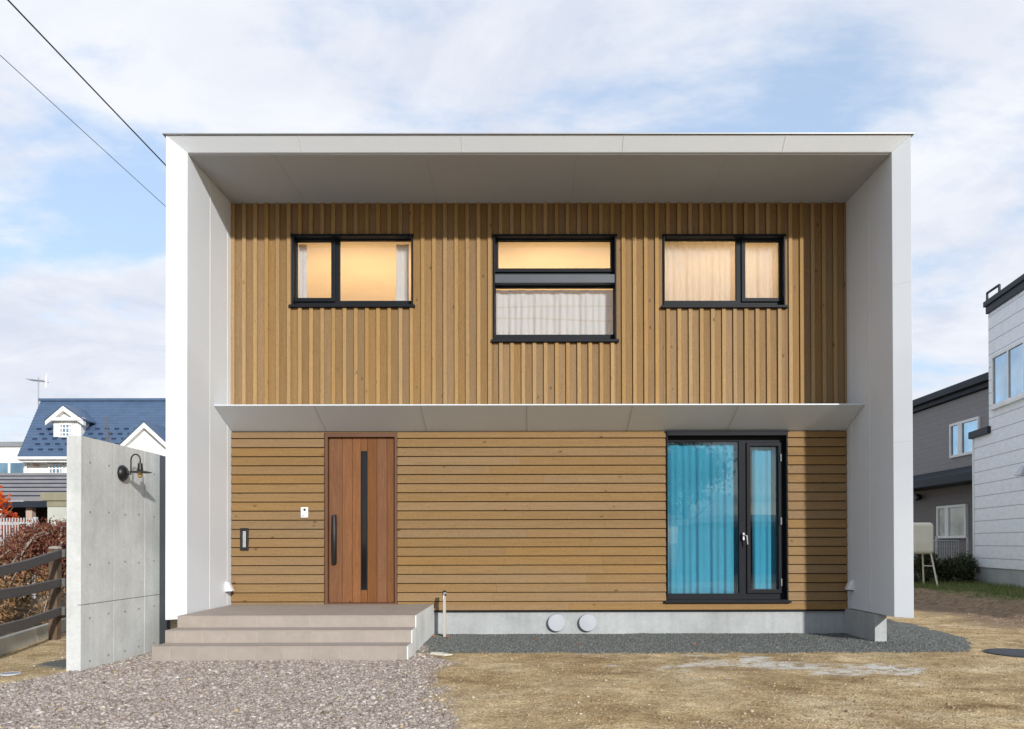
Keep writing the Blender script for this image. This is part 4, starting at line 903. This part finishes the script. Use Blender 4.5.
# grey house: long side parallel to the depth axis
GX = CAM.x+12.4; gy = lambda u: CAM.y+12.4/((u-530.7)/FPX)
gz = lambda u, v: 1.3-(v-543.4)*(gy(u)-CAM.y)/FPX
gh = thing('grey_house', 'dark grey two-storey house with a sloping black eaves line, beyond the white frame', 'house', (GX, 14, 0))
ya, yb = gy(1010), gy(895); zt_n, zt_f = gz(988, 380), gz(914, 408); zlow = gz(945, 481); zt2 = max(zt_n, zt_f)
zN = gz(988, 378.5)
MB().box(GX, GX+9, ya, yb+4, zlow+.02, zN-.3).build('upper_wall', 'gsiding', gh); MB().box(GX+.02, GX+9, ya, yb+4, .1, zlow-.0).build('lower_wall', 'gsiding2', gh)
MB().box(GX-.25, GX+9.2, ya-.4, yb+4.2, zN-.14, zN+.06).box(GX-.12, GX+9.1, ya-.3, yb+4.1, zN-.28, zN-.145).build('eaves', 'ink', gh, .01)
MB().hexa([(GX-.75, ya, zlow-.22), (GX+.001, ya, zlow-.22), (GX+.001, ya, zlow+.30), (GX-.75, ya, zlow+.02)], [(GX-.75, yb+3, zlow-.22), (GX+.001, yb+3, zlow-.22), (GX+.001, yb+3, zlow+.30), (GX-.75, yb+3, zlow+.02)]).build('lower_roof', 'ink', gh, .01)
def gwin(u0, u1, v0, v1, um, gl, ux):
    y0, y1 = gy(u1), gy(u0); zt2 = gz(ux, v0); zb2 = gz(ux, v1); ym = gy(um)
    w = MB().box(GX-.06, GX+.02, y0, y1, zb2, zb2+.07).box(GX-.06, GX+.02, y0, y1, zt2-.07, zt2).box(GX-.06, GX+.02, y0, y0+.07, zb2+.071, zt2-.071).box(GX-.06, GX+.02, y1-.07, y1, zb2+.071, zt2-.071).box(GX-.055, GX+.02, ym-.10, ym+.10, zb2+.071, zt2-.071).build('window', 'creamw', gh)
    MB().box(GX-.02, GX-.003, y0+.06, y1-.06, zb2+.05, zt2-.05).build('pane', gl, w)
gwin(952.5, 982, 421, 456, 963, 'skyglass', 967); gwin(939, 968.5, 506, 539, 949, 'cglass', 953)
p = Vector((GX-.02, gy(923), gz(923, 498))); sl2 = MB().lathe([(.05, 0), (.10, -.05), (.12, -.16), (.07, -.2)], p, 14, 'X').build('wall_light', 'black', gh)

# heating-oil tank on legs
TY = 7.2; p0 = at(896, 522.5, TY); p1 = at(935, 554, TY)
tk = thing('oil_tank', 'beige oil tank on splayed legs standing beyond the white frame', 'tank', ((p0.x+p1.x)/2, TY+.2, .1))
tb = MB().box(p0.x, p1.x, TY, TY+.52, p1.z, p0.z).build('tank_body', 'tank', tk, .085, seg=4)
MB().hexa([(p0.x+.2, TY-.006, p1.z+.20), (p0.x+.5, TY-.006, p1.z+.32), (p1.x-.08, TY-.006, p1.z+.24), (p1.x-.08, TY-.006, p1.z+.225)], [(p0.x+.2, TY+.01, p1.z+.20), (p0.x+.5, TY+.01, p1.z+.32), (p1.x-.08, TY+.01, p1.z+.24), (p1.x-.08, TY+.01, p1.z+.225)]).build('pressed_rib', 'tank', tb)
MB().lathe([(.05, 0), (.05, .05), (.06, .06), (.06, .09), (.02, .1)], ((p0.x+p1.x)/2-.1, TY+.26, p0.z), 14).build('filler_cap', 'galv', tb)
zg = .2
for sx, xx in ((-1, p0.x+.08), (1, p1.x-.06)):
    for sy, yy in ((-1, TY+.07), (1, TY+.45)):
        MB().tube([(xx-sx*.0, yy, p1.z+.03), (xx+sx*.10, yy+sy*.14, zg)], .019, 8).build('leg', 'tank', tk)
        MB().box(xx+sx*.10-.12, xx+sx*.10+.12, yy+sy*.14-.09, yy+sy*.14+.09, -.05, zg).build('footing', 'found', tk, .01)
    MB().tube([(xx+sx*.04, TY+.02, p1.z-.28), (xx+sx*.04, TY+.5, p1.z-.28)], .012, 6).build('brace', 'tank', tk)

# mesh fence before the grey house
fy = 9.4; a = at(905, 541, fy); b_ = at(985, 541, fy); mf = thing('mesh_fence', 'low galvanised mesh fence between the tank and the white-sided house', 'fence', (a.x, fy, .2)); b_.x = min(b_.x, 15.1)
x = a.x; q = MB()
while x < b_.x: q.tube([(x, fy, .25), (x, fy, a.z)], .006, 4, False); x += .06
for k in range(9): z = .3+k*(a.z-.3)/8; q.tube([(a.x, fy, z), (b_.x, fy, z)], .006, 4, False)
q.build('mesh', 'galv', mf); MB().tube([(a.x, fy, a.z), (b_.x, fy, a.z)], .022, 8).build('top_rail', 'galv', mf)
for u in (907, 936, 967): p = at(u, 541, fy); MB().tube([(p.x, fy-.02, .1), (p.x, fy-.02, a.z+.12)], .028, 8).build('post', 'whitefence', mf)
# white posts before the grey house window
pg = at(941.5, 545, 8.9)
# shrubs
def shrub(u, v, Y, rx, rz, n, seed, label, group):
    c = at(u, v, Y); s_ = thing('shrub', label, 'shrub', (c.x, c.y, .25), group)
    st_ = MB(); rr = random.Random(seed)
    for k in range(9): a = rr.uniform(0, 6.28); st_.tube([(c.x, c.y, .15), (c.x+rx*.35*math.cos(a), c.y+.2*math.sin(a), c.z), (c.x+rx*.8*math.cos(a), c.y+.4*math.sin(a), c.z+rz*.7)], [.012, .008, .004], 5, False)
    st_.build('stems', 'bark', s_); leaves('foliage', clumps((c.x, c.y, c.z), (rx, rx*.7, rz), n, 30, seed=seed), .034, 'green', s_, .1, .5)
shrub(921, 570, 8.3, .42, .5, 2600, 21, 'dark green shrub growing behind the legs of the oil tank', 'shrubs by the mesh fence')
shrub(943, 569, 8.6, .55, .42, 3400, 22, 'spreading dark shrub just right of the oil tank', 'shrubs by the mesh fence')
shrub(962, 571, 8.7, .42, .42, 2600, 23, 'bushy green shrub against the corner of the white-sided house', 'shrubs by the mesh fence')
# grass on the bank and weeds
px, py = RS.uniform(10.5, 18, 90000), RS.uniform(1, 12, 90000); k = masks(px, py)[5] > RS.uniform(.2, 1, len(px)); px, py = px[k][:26000], py[k][:26000]
def blades(px, py, hmin, hmax, w):
    n = len(px); pz = height(px, py); a = RS.uniform(0, 2*PI, n); h = RS.uniform(hmin, hmax, n); dx, dy = np.cos(a)*w, np.sin(a)*w; lx, ly = RS.normal(0, .35, n)*h, RS.normal(0, .35, n)*h
    v = np.stack([np.stack([px-dx, py-dy, pz-.01], 1), np.stack([px+dx, py+dy, pz-.01], 1), np.stack([px+lx, py+ly, pz+h], 1)], 1).reshape(-1, 3)
    return v, np.arange(3*n).reshape(-1, 3)
v, f = blades(px, py, .04, .13, .006); tag(fast('grass', v, f, 'grass'), 'short rough grass on the low earth bank before the white-sided house', None, None, 'stuff')
px = np.concatenate([RS.normal(10.9, .16, 300), RS.normal(11.9, .3, 300)]); py = np.concatenate([RS.normal(-2.6, .12, 300), RS.normal(6.4, .3, 300)])
v, f = blades(px, py, .02, .07, .004); tag(fast('weeds', v, f, 'grass'), 'small tufts of weeds in the bare soil on the right', None, None, 'stuff')

# ------------------------------------------------------------------ across the street: what the windows mirror
gx = 11.2; gg_ = thing('street_garage', 'low pale garage across the street, seen only as a reflection in the tall window', 'garage', (gx+6, -21, 0))
MB().box(gx, gx+14, -27, -20.5, 0, 2.15).build('wall', 'pale', gg_); MB().box(gx-.3, gx+14.3, -27.3, -20.2, 2.152, 2.42).build('roof', 'creamw', gg_)
MB().box(gx+1, gx+4, -20.49, -20.45, .1, 1.95).build('door', 'slate', gg_)
for k, (z, sg) in enumerate(((13.6, 1.2), (13.0, 1.1), (12.5, 1.4))):
    tag(MB().tube([(-40+80*i/40, -26.4+.15*k, z-sg*4*(i/40)*(1-i/40)+.25*math.sin(i*.35+k)) for i in range(41)], .04, 5).build('street_cable', 'cable', None), 'black street cable behind the viewer, mirrored as a thin line in the upstairs windows', 'cable', 'street cables mirrored in the windows')

tx, ty = 12.4, -31
tt = thing('street_tree', 'leafy tree across the street, mirrored as dark mottling in the tall window', 'tree', (tx, ty, 0))
q = MB(); q.tube([(tx, ty, 0), (tx+.1, ty, 1.5), (tx-.05, ty, 3), (tx, ty, 5)], [.2, .16, .13, .05], 8)
for k in range(9): q.tube([(tx, ty, 2.4+.25*k), (tx+1.6*math.cos(k*2.4), ty+1.4*math.sin(k*2.4), 3.6+.32*k)], [.06, .015], 5)
q.build('trunk', 'bark', tt, smooth=True); leaves('crown', clumps((tx, ty, 5.3), (2.7, 2.2, 2.3), 7000, 60, seed=31), .11, 'ochre', tt, .2, .6)
